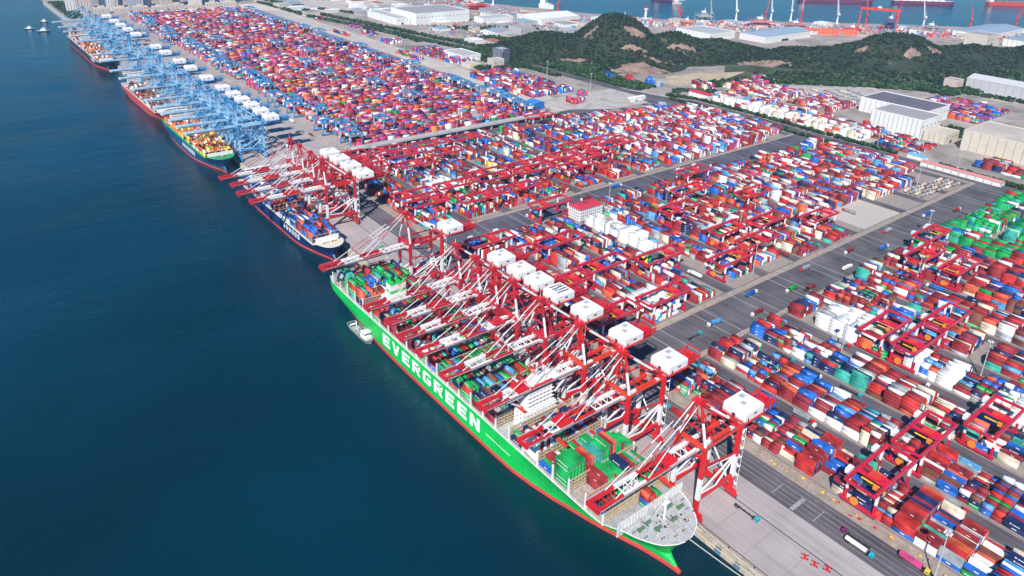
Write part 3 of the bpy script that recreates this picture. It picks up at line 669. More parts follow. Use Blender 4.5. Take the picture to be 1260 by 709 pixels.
# ---------------------------------------------------------------- ships
def interp(t, T): return float(np.interp(t, [a for a, _ in T], [c for _, c in T]))
ag = [MB().box(-1.4, 1.4, -7.4, 7.4, .5, 1.4, 0).mesh('carrier_bed', [M_LGREY]), MB().box(-1.22, 1.22, -6.1, 6.1, 1.45, 4.05, 0).mesh('container', [CM[PN.index('white')]]), MB().box(-1.22, 1.22, -6.1, 6.1, 1.45, 4.05, 0).mesh('container', [CM[PN.index('maroon')]]), MB().box(-1.22, 1.22, -6.1, 6.1, 1.45, 4.05, 0).mesh('container', [CM[PN.index('grey')]])]
agw = MB().box(-1.5, 1.5, -.6, .6, 0, 1.0, 0).mesh('wheel_pair', [M_DARK])
for i in range(38):
    lc = ('empty', 'white', 'maroon', 'grey')[i % 4]; K = [('carrier_bed', ag[0], (0, 0, 0), []), ('wheel_pair', agw, (0, -5, 0), []), ('wheel_pair', agw, (0, 5, 0), [])]+([('container', ag[i % 4], (0, 0, 0), [])] if i % 4 else [])
    place('automated_carrier', K, (rr.choice((66, 78, 92, 128, 134)) if i % 3 else rr.uniform(100, 140), 940+i*33+rr.uniform(-9, 9), .1), pi/2 if i % 3 == 0 else 0, '%s automated carrier on the pale apron, %s from near end' % (lc if i % 4 == 0 else lc+' loaded', ordn(i)), 'carrier', 'automated carriers of the far terminal')
def ship_hull(c, hw, bow, stern, dk, fc, mats, zs, zm, scale=1.0, main=False):
    """sections from bow to stern; zs levels, zm material per strip"""
    Lg = stern-bow; k = hw/27.5
    deckT = [(0, 2.5), (1.5, 8), (5, 13.6), (10, 17.8), (18, 21.9), (28, 25.2), (42, 27.2), (52, 27.5), (Lg/k-45, 27.5), (Lg/k-12, 26.3), (Lg/k, 23)]
    wlT = [(0, .6), (10, 1.6), (24, 4.6), (38, 9), (54, 13.7), (72, 18), (89, 22.4), (112, 26.3), (130, 27.3), (Lg/k-120, 27.4), (Lg/k-90, 25.5), (Lg/k-62, 23), (Lg/k-30, 18.5), (Lg/k, 12)]
    st = [0, 1.2, 3, 5.5, 9, 13, 18, 24, 31, 39, 48, 58, 70, 84, 100, 118, 140, 170]
    n0 = Lg-170*k; stn = [s*k for s in st]+[170*k+n0*f for f in (.2, .35, .5, .6, .7, .78, .85, .9, .95, .98, 1)]
    def yst(z):
        T = [(-9, 2.5), (-4.2, 2), (-2.5, 6), (0, 10), (4, 11), (9, 8), (16, 3), (21, 0)]; return interp(z if main else z*20/max(dk, 1), T)*k
    rows = []
    for s in stn:
        row = []; zt = fc if s < 29*k else (dk+(fc-dk)*max(0, 1-(s-29*k)/4) if s < 33*k else dk)
        for z in zs+[None]:
            zz = zt if z is None else z
            u = min(1, max(0, (zz+6)/(dk+6))); u = u**1.6 if s < Lg*.5 else min(1, u*1.9)**.8
            y = yst(zz) if s < 60*k else 0; f = max(0, 1-s/(60*k)); yy = s+y*f
            wd = k*interp(s/k, wlT); dd = k*interp(s/k, deckT); h = wd*(1-u)+dd*u
            row.append((h, bow+yy, zz))
        rows.append(row)
    b = MB(); nz = len(zs)+1
    for i in range(len(rows)-1):
        for j in range(nz-1):
            for sg in (-1, 1):
                q = [(c+sg*rows[a][e][0], rows[a][e][1], rows[a][e][2]) for a, e in ((i, j), (i+1, j), (i+1, j+1), (i, j+1))]
                b.poly(q if sg < 0 else q[::-1], zm[j])
    for j in range(nz-1):
        for r in (rows[0], rows[-1]):
            b.poly([(c-r[j][0], r[j][1], r[j][2]), (c+r[j][0], r[j][1], r[j][2]), (c+r[j+1][0], r[j+1][1], r[j+1][2]), (c-r[j+1][0], r[j+1][1], r[j+1][2])], zm[j])
    dk_ = MB()
    for i in range(len(rows)-1):
        a, e = rows[i][-1], rows[i+1][-1]; t = -.08 if a[2] > dk+1 else -.02
        dk_.poly([(c-a[0]+.3, a[1], a[2]+t), (c+a[0]-.3, a[1], a[2]+t), (c+e[0]-.3, e[1], min(a[2], e[2])+t), (c-e[0]+.3, e[1], min(a[2], e[2])+t)], 0)
    return b, dk_, rows

M_GREEN = mat('hull_green', (.005, .58, .09), .42, .14, .06, dirt=(.03, .36, .10), dscale=.12)
M_HRED = mat('hull_red', (.62, .07, .05), .5, .12, .08)
root = empty('container_ship', (SX, BOW, SEA)); tag(root, 'huge green container ship with white EVERGREEN lettering moored along the quay', 'ship')
def sp(mb, name, mats):                       # part of the ship, built in world coordinates
    mb.v = [(x-SX, y-BOW, z-SEA) for x, y, z in mb.v]; return mb.obj(name, mats, root)
hb, hd, rows = ship_hull(SX, SHW, BOW, STERN, DK, 20.5, None, [-9, -4.2, -2.9, 2, 8, 13], [0, 0, 1, 1, 1, 1], main=True)
hull = sp(hb, 'hull', [M_HRED, M_GREEN]); sp(hd, 'deck', [M_LGREY])
n_ = M_GREEN.node_tree.nodes; l_ = M_GREEN.node_tree.links; bb_ = n_['Principled BSDF']; src = bb_.inputs['Base Color'].links[0].from_socket
g_ = n_.new('ShaderNodeNewGeometry'); mp_ = n_.new('ShaderNodeMapping'); mp_.inputs['Scale'].default_value = (.02, .5, .035); l_.new(g_.outputs['Position'], mp_.inputs['Vector'])
z_ = n_.new('ShaderNodeTexNoise'); z_.inputs['Scale'].default_value = 1.0; z_.inputs['Detail'].default_value = 5; l_.new(mp_.outputs[0], z_.inputs['Vector'])
r_ = n_.new('ShaderNodeValToRGB'); r_.color_ramp.elements[0].position = .58; r_.color_ramp.elements[1].position = .78; l_.new(z_.outputs['Fac'], r_.inputs['Fac'])
x_ = n_.new('ShaderNodeMixRGB'); l_.new(r_.outputs['Color'], x_.inputs['Fac']); l_.new(src, x_.inputs['Color1']); x_.inputs['Color2'].default_value = (.05, .26, .09, 1); l_.new(x_.outputs[0], bb_.inputs['Base Color'])
# white sheer line / bulwark cap
for sg in (-1, 1):
    b = MB()
    for i in range(len(rows)-1):
        a, e = rows[i][-1], rows[i+1][-1]; b.bar((SX+sg*a[0], a[1], a[2]+.1), (SX+sg*e[0], e[1], e[2]+.1), .45, .35, 0)
    sp(b, 'gunwale', [M_WHITE])
b = MB()
pl = [(SX-rows[i][-1][0]+.4, rows[i][-1][1], rows[i][-1][2]) for i in range(9, len(rows)-1)]; b.rail(pl, 1.2, 0, 5, .16)
pl = [(SX+rows[i][-1][0]-.4, rows[i][-1][1], rows[i][-1][2]) for i in range(9, len(rows)-1)]; b.rail(pl, 1.2, 0, 5, .16)
sp(b, 'railing', [M_WHITE])
# lettering
G5 = {'E': [[(0, 0), (1, 0), (1, .22), (.32, .22), (.32, .39), (.9, .39), (.9, .61), (.32, .61), (.32, .78), (1, .78), (1, 1), (0, 1)]],
      'V': [[(.36, 0), (.64, 0), (1, 1), (.7, 1), (.5, .36), (.3, 1), (0, 1)]],
      'R': [[(0, 0), (.3, 0), (.3, 1), (0, 1)], [(.3, .78), (.8, .78), (.98, .9), (.85, 1), (.3, 1)], [(.7, .5), (1, .6), (1, .88), (.85, 1), (.7, .78)], [(.3, .38), (.85, .38), (1, .6), (.7, .6), (.3, .6)], [(.4, .38), (.72, 0), (1.02, 0), (.74, .38)]],
      'G': [[(0, .15), (.3, .22), (.3, .78), (0, .85)], [(0, .15), (.2, 0), (.8, 0), (1, .15), (.7, .22), (.3, .22)], [(0, .85), (.3, .78), (1, .78), (1, .86), (.82, 1), (.2, 1)], [(.7, .22), (1, .15), (1, .54), (.5, .54), (.5, .36), (.7, .36)]],
      'N': [[(0, 0), (.28, 0), (.28, 1), (0, 1)], [(.72, 0), (1, 0), (1, 1), (.72, 1)], [(.28, .62), (.72, 0), (.72, .38), (.28, 1)]]}
xs = SX-SHW
def letter_mesh(ch, hgt, wd, x):
    b = MB()
    for pg in G5[ch]:
        fr = [(x-.12, -u*wd, v*hgt) for u, v in pg]; bk = [(x+.25, -u*wd, v*hgt) for u, v in pg]
        b.poly(fr, 0)
        for i in range(len(pg)): j = (i+1) % len(pg); b.poly([fr[i], fr[j], bk[j], bk[i]], 0)
    return b
for i, ch in enumerate('EVERGREEN'):
    b = letter_mesh(ch, 10.0, 11.2, -SHW); lo = b.obj('letter', [mat('letter_white', (.85, .86, .85), .5)], root); lo.location = (0, 458-15.2*i-BOW, 2.2-SEA); lo['label'] = 'white letter %s on the green hull' % ch
b = MB(); b.box(xs-.15, xs+.05, 292, 318, 6.0, 6.3, 0); sp(b, 'hull_line', [M_WHITE])
# forecastle
b = MB(); b.box(SX-26.6, SX+26.6, 198.6, 199.4, DK, 24.6, 0)
for q in range(22): xq = SX-26+q*2.45; b.bar((xq, 198.5, 20), (xq, 198.4, 24.4), .25, .5, 0)
b.rail([(SX-26.6, 199, 24.6), (SX+26.6, 199, 24.6)], 1.2, 0, 2.2, .14); sp(b, 'breakwater', [mat('breakwater_paint', (.62, .62, .62), .6, .08, .3, dirt=(.40, .34, .3), dscale=.6)])
b = MB(); b.bar((SX+1, 190, 19.6), (SX+1, 190, 38), 1.0, 1.0, 0); b.box(SX-1.5, SX+3.5, 189, 191, 31, 31.4, 0); b.bar((SX-2.5, 190, 36), (SX+4.5, 190, 36), .3, .3, 0)
b.bar((SX+1, 191, 32), (SX+1, 196, 19.6), .3, .3, 0); sp(b, 'foremast', [M_WHITE])
gm = mat('winch_green', (.08, .17, .10), .6)
for (x, y) in ((-7, 187), (5, 186), (-9, 193), (10, 194), (-15, 192), (15, 190)):
    b = MB(); b.hcyl((SX+x-2, y, 20.9), (SX+x+2, y, 20.9), 1.0, 10, 0); b.box(SX+x-2.8, SX+x-2, y-1.2, y+1.2, 19.6, 21.6, 0); b.box(SX+x+2, SX+x+3, y-1.3, y+1.3, 19.6, 21.8, 1)
    sp(b, 'winch', [gm, M_GREY])
b = MB(); 
for (x, y) in ((-3, 178), (3, 178), (-10, 181), (10, 181), (-17, 187), (17, 187), (-20, 193), (20, 193)):
    b.cyl(SX+x-.8, y, 19.6, 20.7, .45, 8, 0); b.cyl(SX+x+.8, y, 19.6, 20.7, .45, 8, 0)
for k in range(46): a = rg.normal(0, 5); y = rg.uniform(181, 194); b.box(SX+a, SX+a+rg.uniform(.4, 1.4), y, y+rg.uniform(.4, 1.6), 19.6, 19.9+rg.random(), 0)
sp(b, 'bollard', [M_DARK])
b = MB()
for x0_, y0_, x1_, y1_ in ((-7, 187, -16, 183), (5, 186, 13, 181), (-9, 193, -19, 190), (10, 194, 18, 190), (0, 186, -3, 177), (2, 186, 3, 177)): b.bar((SX+x0_, y0_, 20.8), (SX+x1_, y1_, 20.9), .3, .3, 0)
b.box(SX-2.2, SX+2.2, 180.5, 183.5, 20.4, 21.2, 1); b.box(SX-13, SX-10.5, 195, 197.5, 20.4, 21.6, 1); b.box(SX+10.5, SX+14, 195.5, 198, 20.4, 22, 1); b.box(SX-4, SX-1, 195, 198, 20.4, 23, 1)
sp(b, 'mooring_gear', [mat('old_rope', (.42, .30, .14), .8), M_GREY])
# lashing bridges and hatches
lb = MB()
for q in range(22): xq = -27+q*SPX*1.0; lb.bar((xq, 0, 0), (xq, 0, 9.5), .28, .5, 0)
for z in (2.4, 4.6, 7.0, 9.5): lb.box(-27, 27, -.55, .55, z-.1, z+.1, 0)
for z in (5.8, 8.1, 10.6): lb.bar((-27, -.5, z), (27, -.5, z), .1, .1, 0)
for q in (0, 7, 14, 21): xq = -27+q*SPX; lb.bar((xq, 0, 0), (xq+SPX, 0, 9.4), .2, .2, 0)
lbm = lb.mesh('lashing_bridge', [M_BEIGE])
pm = MB(); pm.box(-.3, .3, -.6, .6, 0, 11.5, 0); pmm = pm.mesh('post', [M_WHITE])
hm = MB()
for q in range(3): hm.box(-26.6+q*17.9, -26.6+q*17.9+17.2, .3, 12.8, 0, 1.9, 0)
for q in range(22): hm.box(-26.5+q*SPX, -26.2+q*SPX, .4, 12.7, 1.9, 2.1, 0)
hmm = hm.mesh('hatch_cover', [mat('hatch', (.40, .34, .30), .75, .2, .4, dirt=(.2, .12, .09), dscale=.5)])
for i in bays+[6, 19, 24]:
    o = bpy.data.objects.new('lashing_bridge', lbm); COL.objects.link(o); o.parent = root; o.location = (0, bay_y(i)-.1-BOW, DK-SEA)
    for xp in (-27, 27): p = bpy.data.objects.new('post', pmm); COL.objects.link(p); p.parent = o; p.location = (xp, 0, 0)
    if i in bays:
        o = bpy.data.objects.new('hatch_cover', hmm); COL.objects.link(o); o.parent = root; o.location = (0, bay_y(i)+.5-BOW, DK-SEA)
# bridge deckhouse
y0 = bay_y(6)
b = MB(); b.box(SX-13, SX+13, y0+1, y0+12.5, DK, 30, 0); b.box(SX-10, SX+10, y0+2.2, y0+11.5, 30, 44, 0)
for z in (19, 22, 25, 28): b.box(SX-14, SX+14, y0+.4, y0+1, z, z+.25, 0); b.rail([(SX-14, y0+.4, z+.2), (SX+14, y0+.4, z+.2)], 1.0, 0, 3, .1)
for z in (31, 34, 37, 40): b.box(SX-11.5, SX+11.5, y0+1.4, y0+2.2, z, z+.25, 0); b.box(SX-11.5, SX-10, y0+2.2, y0+11, z, z+.25, 0)
b.rail([(SX-13, y0+1, 30), (SX-13, y0+12, 30)], 1.1, 0, 3, .12); b.box(SX-15, SX+15, y0+1.5, y0+12, 44, 47.5, 0); b.box(SX-28, SX+28, y0+1.5, y0+6, 44.0, 44.6, 0)
b.box(SX-28, SX-24.5, y0+1.6, y0+5.9, 44.6, 47, 0); b.box(SX+24.5, SX+28, y0+1.6, y0+5.9, 44.6, 47, 0); b.box(SX-6, SX+6, y0+4, y0+10, 47.5, 50, 0)
for s in (-1, 1): b.bar((SX+s*27, y0+4, 44), (SX+s*14, y0+4, 34), .9, .9, 0)
dh = sp(b, 'deckhouse', [M_WHITE])
b = MB(); WIN = 1
for z in (17, 20, 23, 26):
    for q in range(8): b.box(SX-11+q*3, SX-10.3+q*3, y0+.93, y0+1.0, z, z+.8, 0)
for z in (32, 35, 38, 41):
    for q in range(6): b.box(SX-8.6+q*3, SX-7.9+q*3, y0+2.13, y0+2.2, z, z+.8, 0)
    for q in range(3): b.box(SX-13.07, SX-13, y0+2+q*3.4, y0+2.8+q*3.4, z-15, z-14.2, 0)
b.box(SX-14.8, SX+14.8, y0+1.42, y0+1.5, 45.3, 46.8, 0); sp(b, 'window', [M_GLASS])['kind'] = 'stuff'
b = MB(); b.bar((SX, y0+7, 50), (SX, y0+7, 60), .9, .9, 0); b.bar((SX-5, y0+7, 56), (SX+5, y0+7, 56), .3, .3, 0); b.bar((SX-2.5, y0+6.4, 53), (SX+2.5, y0+6.4, 53), .5, .5, 0); b.hcyl((SX+3, y0+9, 50), (SX+3, y0+9, 52), 1.1, 10, 0)
sp(b, 'radar_mast', [M_WHITE])
# engine casing and funnel
y1 = bay_y(19)
b = MB(); b.box(SX-11, SX+13, y1+.5, y1+12, DK, 27, 0); b.box(SX-8, SX+8, y1+1.5, y1+11, 27, 30, 0); sp(b, 'engine_casing', [M_WHITE])
b = MB(); b.box(SX-7, SX+7, y1+2, y1+10.5, 30, 32.5, 1); b.box(SX-7.02, SX+7.02, y1+1.98, y1+10.52, 32.5, 38, 0); b.box(SX-7, SX+7, y1+2, y1+10.5, 38, 39.5, 1)
for x, y in ((-3, 4), (3, 4), (-3, 7.5), (3, 7.5)): b.cyl(SX+x, y1+y, 39.5, 42, .8, 10, 2)
sp(b, 'funnel', [M_WHITE, M_GREEN, M_DARK])
# travelling gear: side lamp posts
b = MB()
for i in range(0, 24): b.bar((xs+1.3, bay_y(i)+13.4, DK), (xs+1.3, bay_y(i)+13.4, DK+3.5), .3, .3, 0)
sp(b, 'deck_post', [M_WHITE])
# mooring lines
def rope(p, q, sag, r, label):
    b = MB(); p = Vector(p); q = Vector(q); N = 10; pr = None
    for i in range(N+1):
        t = i/N; v = p.lerp(q, t)-Vector((0, 0, sag*4*t*(1-t)))
        if pr: b.bar(pr, v, r, r, 0)
        pr = v
    o = b.obj('mooring_line', [mat('rope', (.5, .48, .42), .8)]); tag(o, label, 'mooring line', 'mooring lines from the green ship\'s bow')
for i, (a, q, lb_) in enumerate((((-27, 173, 19.2), (.5, 80, .6), 'mooring line closest to the water, from the green ship\'s stem to the quay'), ((-20, 174, 19), (.5, 96, .6), 'middle mooring line from the green ship\'s bow to the quay'), ((-15, 176, 19), (.5, 100, .6), 'mooring line nearest the quay, from the green ship\'s starboard bow'))):
    rope(a, q, 1.5, .38, lb_)

def small_ship(o, si, mats, zm, label, deckm, marks=0, house=True):
    c, hw, bw, stn, dk = o['c'], o['hw'], o['b'], o['s'], o['d']
    r = empty('container_ship', (c, bw, SEA)); tag(r, label, 'ship')
    def P(mb, name, ms): mb.v = [(x-c, y-bw, z-SEA) for x, y, z in mb.v]; return mb.obj(name, ms, r)
    hb, hd, rw = ship_hull(c, hw, bw, stn, dk, dk+3, None, [-9, -4.0, 1, 5], zm)
    P(hb, 'hull', mats); P(hd, 'deck', [deckm])
    for sg in (-1, 1):
        b = MB()
        for i in range(len(rw)-1): a, e = rw[i][-1], rw[i+1][-1]; b.bar((c+sg*a[0], a[1], a[2]+.2), (c+sg*e[0], e[1], e[2]+.2), .4, .5, 0)
        P(b, 'gunwale', [M_WHITE if si != 1 else M_GREEN])
    y = bw+26; bi = 0; hy = None
    while y < stn-30:
        if bi % 8 == 6 and hy is None and bi > 10: hy = y
        b = MB()
        for q in range(int(hw*2/5)): b.bar((c-hw+1+q*5, y-1, dk), (c-hw+1+q*5, y-1, dk+8), .35, .5, 0)
        for z in (4, 8): b.box(c-hw+.5, c+hw-.5, y-1.4, y-.6, dk+z-.1, dk+z+.1, 0)
        P(b, 'lashing_bridge', [M_BEIGE]); y += 14; bi += 1
    hy = hy or stn-40
    b = MB(); b.box(c-hw*.6, c+hw*.6, hy+1, hy+11, dk, dk+22, 0); b.box(c-hw+.5, c+hw-.5, hy+1.5, hy+6, dk+22, dk+25, 0); P(b, 'deckhouse', [M_WHITE])
    b = MB(); b.box(c-hw+1, c+hw-1, hy+1.43, hy+1.5, dk+23, dk+24.3, 0)
    for z in range(3, 20, 3): b.box(c-hw*.58, c+hw*.58, hy+.94, hy+1, dk+z, dk+z+.8, 0)
    P(b, 'window', [M_GLASS])
    b = MB(); b.box(c-4, c+4, stn-26, stn-19, dk, dk+20, 0); P(b, 'funnel', [mats[-1]])
    b = MB(); b.box(c-hw+3, c+hw-3, bw+21, bw+21.6, dk, dk+6.5, 0); P(b, 'breakwater', [M_WHITE])
    b = MB(); b.bar((c, bw+12, dk+2), (c, bw+12, dk+16), .8, .8, 0); b.bar((c-2, bw+12, dk+13), (c+2, bw+12, dk+13), .3, .3, 0); P(b, 'foremast', [M_WHITE])
    for k in range(4):
        b = MB(); xx = c-6+k*4; b.hcyl((xx-1, bw+14, dk+2.9), (xx+1, bw+14, dk+2.9), .8, 8, 0); b.box(xx-1.5, xx-1, bw+13, bw+15, dk+2, dk+3.6, 0); P(b, 'winch', [M_ORED if k % 2 else gm])
    if marks:
        for k in range(marks):
            b = MB(); yy = bw+70*hw/15.5*.8+k*7.5; b.box(c-hw-.12, c-hw+.3, yy, yy+4.2, 1.5, 6.5, 0); b.box(c-hw-.14, c-hw+.1, yy+1.3, yy+2.4, 3.2, 6.0, 1); P(b, 'letter', [M_WHITE, mats[zm[2]]])
M_HBLUE = mat('hull_navy', (.010, .035, .14), .4, .1, .05); M_HTEAL = mat('hull_blue', (.008, .09, .20), .4, .1, .05)
small_ship(OTH[0], 0, [M_HRED, M_HBLUE], [0, 1, 1, 1], 'dark blue container ship with cream foredeck moored beyond the green ship\'s stern', mat('cream_deck', (.62, .58, .45), .7), 6)
small_ship(OTH[1], 1, [M_HRED, M_HTEAL], [0, 1, 1, 1], 'blue container ship with green foredeck and orange cargo below the blue cranes', mat('deck_green', (.03, .28, .12), .7), 8)
small_ship(OTH[2], 2, [mat('dark_boot', (.05, .04, .05), .5), mat('hull_bright_red', (.55, .06, .05), .45)], [0, 1, 1, 1], 'red hulled container ship under the blue cranes with a half empty deck', M_LGREY)
small_ship(OTH[3], 3, [M_HRED, mat('hull_black', (.02, .03, .06), .4)], [0, 1, 1, 1], 'furthest container ship at the quay, dark hull and orange cargo', M_LGREY, 5)

# bunker barge beside the green ship
r = empty('bunker_barge', (-58.9, 493, SEA), 0); tag(r, 'small white and grey workboat tied alongside the green hull', 'boat')
b = MB(); prof = [(0, -20), (3.6, -17), (4.6, -11), (4.6, 14), (3.6, 18), (-3.6, 18), (-4.6, 14), (-4.6, -11), (-3.6, -17)]
b.poly([(x, y, 1.6) for x, y in prof], 1)
for (a, c) in zip(prof, prof[1:]+prof[:1]): b.poly([(a[0], a[1], 1.6), (c[0], c[1], 1.6), (c[0]*.85, c[1]*.95, -1), (a[0]*.85, a[1]*.95, -1)], 0)
b.obj('hull', [mat('barge_grey', (.22, .25, .25), .5), mat('barge_deck', (.05, .08, .075), .7)], r)
b = MB(); b.rail([(x*.97, y*.98, 1.6) for x, y in prof+prof[:1]], 1.2, 0, 3, .3); b.obj('railing', [M_LGREY], r)
b = MB(); b.box(-3.2, 3.2, -15, -5.5, 1.6, 4.4, 0); b.box(-2.6, 2.6, -13, -7, 4.4, 7, 0); b.box(-3.4, 3.4, -13.6, -6.6, 7, 7.25, 0); b.bar((0, -9, 7.2), (0, -9, 11), .3, .3, 0); b.obj('wheelhouse', [M_WHITE], r)
b = MB(); b.box(-2.65, 2.65, -13.05, -13, 5.2, 6.4, 0); b.box(-2.66, -2.6, -12.5, -7.5, 5.2, 6.4, 0); b.obj('window', [M_GLASS], r)
b = MB(); b.box(-3, 3, -3, 2, 1.6, 2.6, 0); b.box(-3, 3, 4, 10, 1.6, 2.4, 0); b.hcyl((-3, 13, 2.6), (3, 13, 2.6), .8, 8, 1); b.bar((-1, 3, 1.6), (1.5, 11, 6.5), .4, .4, 1); b.bar((-4, -4, 2.2), (-4, 12, 2.2), .5, .5, 1); b.obj('deck_gear', [M_GREY, M_WHITE], r)
def launch(x, y, L, label, rz=0):
    r = empty('harbour_launch', (x, y, SEA), rz); tag(r, label, 'boat')
    b = MB(); k = L/20; pr = [(0, -10), (2.6, -6), (2.8, 9), (-2.8, 9), (-2.6, -6)]; pr = [(a*k, c*k) for a, c in pr]
    b.poly([(a, c, 1.8*k) for a, c in pr], 0)
    for (a, c) in zip(pr, pr[1:]+pr[:1]): b.poly([(a[0], a[1], 1.8*k), (c[0], c[1], 1.8*k), (c[0]*.8, c[1]*.9, -1), (a[0]*.8, a[1]*.9, -1)], 1)
    b.obj('hull', [M_WHITE, M_DARK], r)
    b = MB(); b.box(-2*k, 2*k, -4*k, 4*k, 1.8*k, 4.6*k, 0); b.box(-1.6*k, 1.6*k, -3*k, 1*k, 4.6*k, 6.6*k, 0); b.bar((0, 0, 6.6*k), (0, 0, 10*k), .3, .3, 0); b.obj('wheelhouse', [M_WHITE], r)
launch(-84, 2270, 24, 'white harbour launch crossing open water at the far left', 1.2); launch(-60, 2215, 30, 'larger white workboat off the far end of the quay', 1.4); launch(-36, 2380, 22, 'small boat near the far seawall', 1.0)
# quay fenders
fk = MB(); fk.box(-2.0, -.95, -1.6, 1.6, -4.5, -1.2, 0); fk.box(-2.25, -2.0, -1.8, 1.8, -4.8, -.9, 1); fm = fk.mesh('fender', [M_DARK, mat('fender_face', (.12, .2, .3), .6)])
for i, y in enumerate(range(40, 172, 13)):
    o = bpy.data.objects.new('fender', fm); COL.objects.link(o); o.location = (0, y, 0); tag(o, 'dark rubber fender on the quay wall, %s from the bottom edge of the picture' % ORD[i], 'fender', 'fenders on the open quay wall')
bk = MB(); bk.cyl(0, 0, 0, .55, .28, 8, 0); bk.cyl(0, 0, .55, .8, .45, 8, 0); bm_ = bk.mesh('mooring_bollard', [M_DARK])
for i, y in enumerate(range(30, 180, 17)):
    o = bpy.data.objects.new('mooring_bollard', bm_); COL.objects.link(o); o.location = (2.2, y, .1); tag(o, 'dark iron bollard on the quay edge, %s from the bottom of the picture' % ORD[i], 'bollard', 'bollards on the open quay edge')
# ---------------------------------------------------------------- yard vehicles and small gear
def truck_kit(cabm, load=None, loadm=None, L=13.5):
    K = []
    b = MB(); b.box(-1.25, 1.25, -L/2-3.4, -L/2-1.1, .75, 2.5, 0); b.quads([(-1.25, -L/2-3.4, 2.5), (1.25, -L/2-3.4, 2.5), (1.25, -L/2-1.1, 2.5), (-1.25, -L/2-1.1, 2.5), (-1.1, -L/2-2.9, 3.3), (1.1, -L/2-2.9, 3.3), (1.1, -L/2-1.2, 3.3), (-1.1, -L/2-1.2, 3.3)], MB.BF, 0)
    w_ = MB(); w_.box(-1.0, 1.0, -L/2-3.46, -L/2-3.4, 1.7, 2.45, 0); w_.box(-1.31, -1.25, -L/2-3.1, -L/2-1.8, 1.7, 2.4, 0)
    K.append(('cab', b.mesh('cab', [cabm]), (0, 0, 0), [('windscreen', w_.mesh('windscreen', [M_GLASS]), (0, 0, 0), [])]))
    b = MB(); b.box(-.5, .5, -L/2-1.2, L/2, .8, 1.15, 0); b.box(-1.2, 1.2, -L/2+.5, -L/2+1, 1.15, 1.3, 0); b.box(-1.2, 1.2, L/2-.6, L/2, 1.0, 1.3, 0)
    for y in (-L/4, 0, L/4): b.box(-1.2, 1.2, y-.1, y+.1, 1.1, 1.25, 0)
    K.append(('chassis', b.mesh('chassis', [M_DARK]), (0, 0, 0), []))
    wm = MB(); wm.hcyl((-.22, 0, .5), (.22, 0, .5), .5, 8, 0)
    wm = wm.mesh('wheel', [mat('tyre', (.015, .015, .015), .9)])
    for y in (-L/2-2.4, -L/2+.2, L/2-1.2, L/2-2.6):
        for x in (-1, 1): K.append(('wheel', wm, (x, y, 0), []))
    if load == 'box':
        b = MB(); b.box(-1.22, 1.22, -L/2+.7, L/2-.6, 1.35, 3.95, 0); b.box(-1.24, 1.24, -L/2+.7, -L/2+.85, 1.33, 3.97, 0); b.box(-1.24, 1.24, L/2-.75, L/2-.58, 1.33, 3.97, 0); K.append(('container', b.mesh('container', [loadm]), (0, 0, 0), []))
    if load == 'tank':
        b = MB(); b.hcyl((0, -L/2+.8, 2.5), (0, L/2-.5, 2.5), 1.3, 16, 0); b.box(-1.3, 1.3, -L/2+.8, L/2-.5, 2.0, 2.45, 0); K.append(('tank', b.mesh('tank', [loadm]), (0, 0, 0), []))
    return K
teal = mat('cab_teal', (.02, .38, .48), .4); purp = mat('cab_plum', (.16, .02, .09), .4)
T = [(truck_kit(teal), (32, 177, 0), 0, 'teal truck with empty chassis on the apron beside the nearest quay crane', 'truck'),
     (truck_kit(teal, 'tank', M_WHITE), (61.6, 123, 0), 0, 'white tank truck with light blue cab on the dark lane', 'truck'),
     (truck_kit(purp), (66.5, 124, 0), pi, 'plum truck with empty chassis passing beside the white tank truck', 'truck'),
     (truck_kit(M_YEL, 'box', CM[PN.index('pink')]), (76, 99, 0), 0, 'yellow truck carrying a pink container below the quayside block', 'truck'),
     (truck_kit(M_WHITE, 'box', CM[PN.index('sky')]), (194, 322, 0), -pi/2-.1, 'white truck carrying a light blue container along the crossroad', 'truck'),
     (truck_kit(M_WHITE, 'box', CM[PN.index('green')]), (305, 318, 0), -pi/2, 'truck with green container on the crossroad', 'truck'),
     (truck_kit(M_DARK, 'box', CM[PN.index('maroon')]), (322, 309, 0), -pi/2, 'truck with maroon container on the crossroad', 'truck'),
     (truck_kit(teal), (160, 319, 0), pi/2, 'empty teal truck on the crossroad behind the white reefers', 'truck'),
     (truck_kit(M_WHITE), (138, 186, 0), pi, 'white empty truck in the lane behind the quayside block', 'truck'),
     (truck_kit(M_WHITE, 'box', CM[PN.index('blue')]), (196, 152, 0), 0, 'truck with blue container in the second lane, near yard', 'truck'),
     (truck_kit(M_WHITE), (253, 178, 0), 0, 'empty white truck waiting beside the white reefer stack', 'truck'),
     (truck_kit(teal, 'box', CM[PN.index('red')]), (70, 260, 0), pi, 'truck with red container on the lane behind the quay cranes', 'truck'),
     (truck_kit(teal, 'box', CM[PN.index('navy')]), (24, 232, 0), 0, 'truck with navy container under the nearest cranes', 'truck'),
     (truck_kit(M_WHITE, 'box', CM[PN.index('sky')]), (214, 596, 0), -pi/2, 'truck with pale blue container on the second crossroad', 'truck'),
     (truck_kit(teal, 'box', CM[PN.index('green')]), (28, 610, 0), 0, 'teal truck with green container beyond the stern crane', 'truck'),
     (truck_kit(M_WHITE, 'box', CM[PN.index('orange')]), (26, 900, 0), .4, 'truck with orange container at the join of the two quays', 'truck')]
rt = random.Random(21)
kits = [(truck_kit(teal), 'empty teal truck'), (truck_kit(M_WHITE, 'box', CM[PN.index('maroon')]), 'white truck with maroon container'), (truck_kit(M_WHITE, 'box', CM[PN.index('blue')]), 'white truck with blue container'), (truck_kit(M_RED, 'box', CM[PN.index('grey')]), 'red truck with grey container'), (truck_kit(M_WHITE, 'box', CM[PN.index('white')]), 'white truck with white container')]
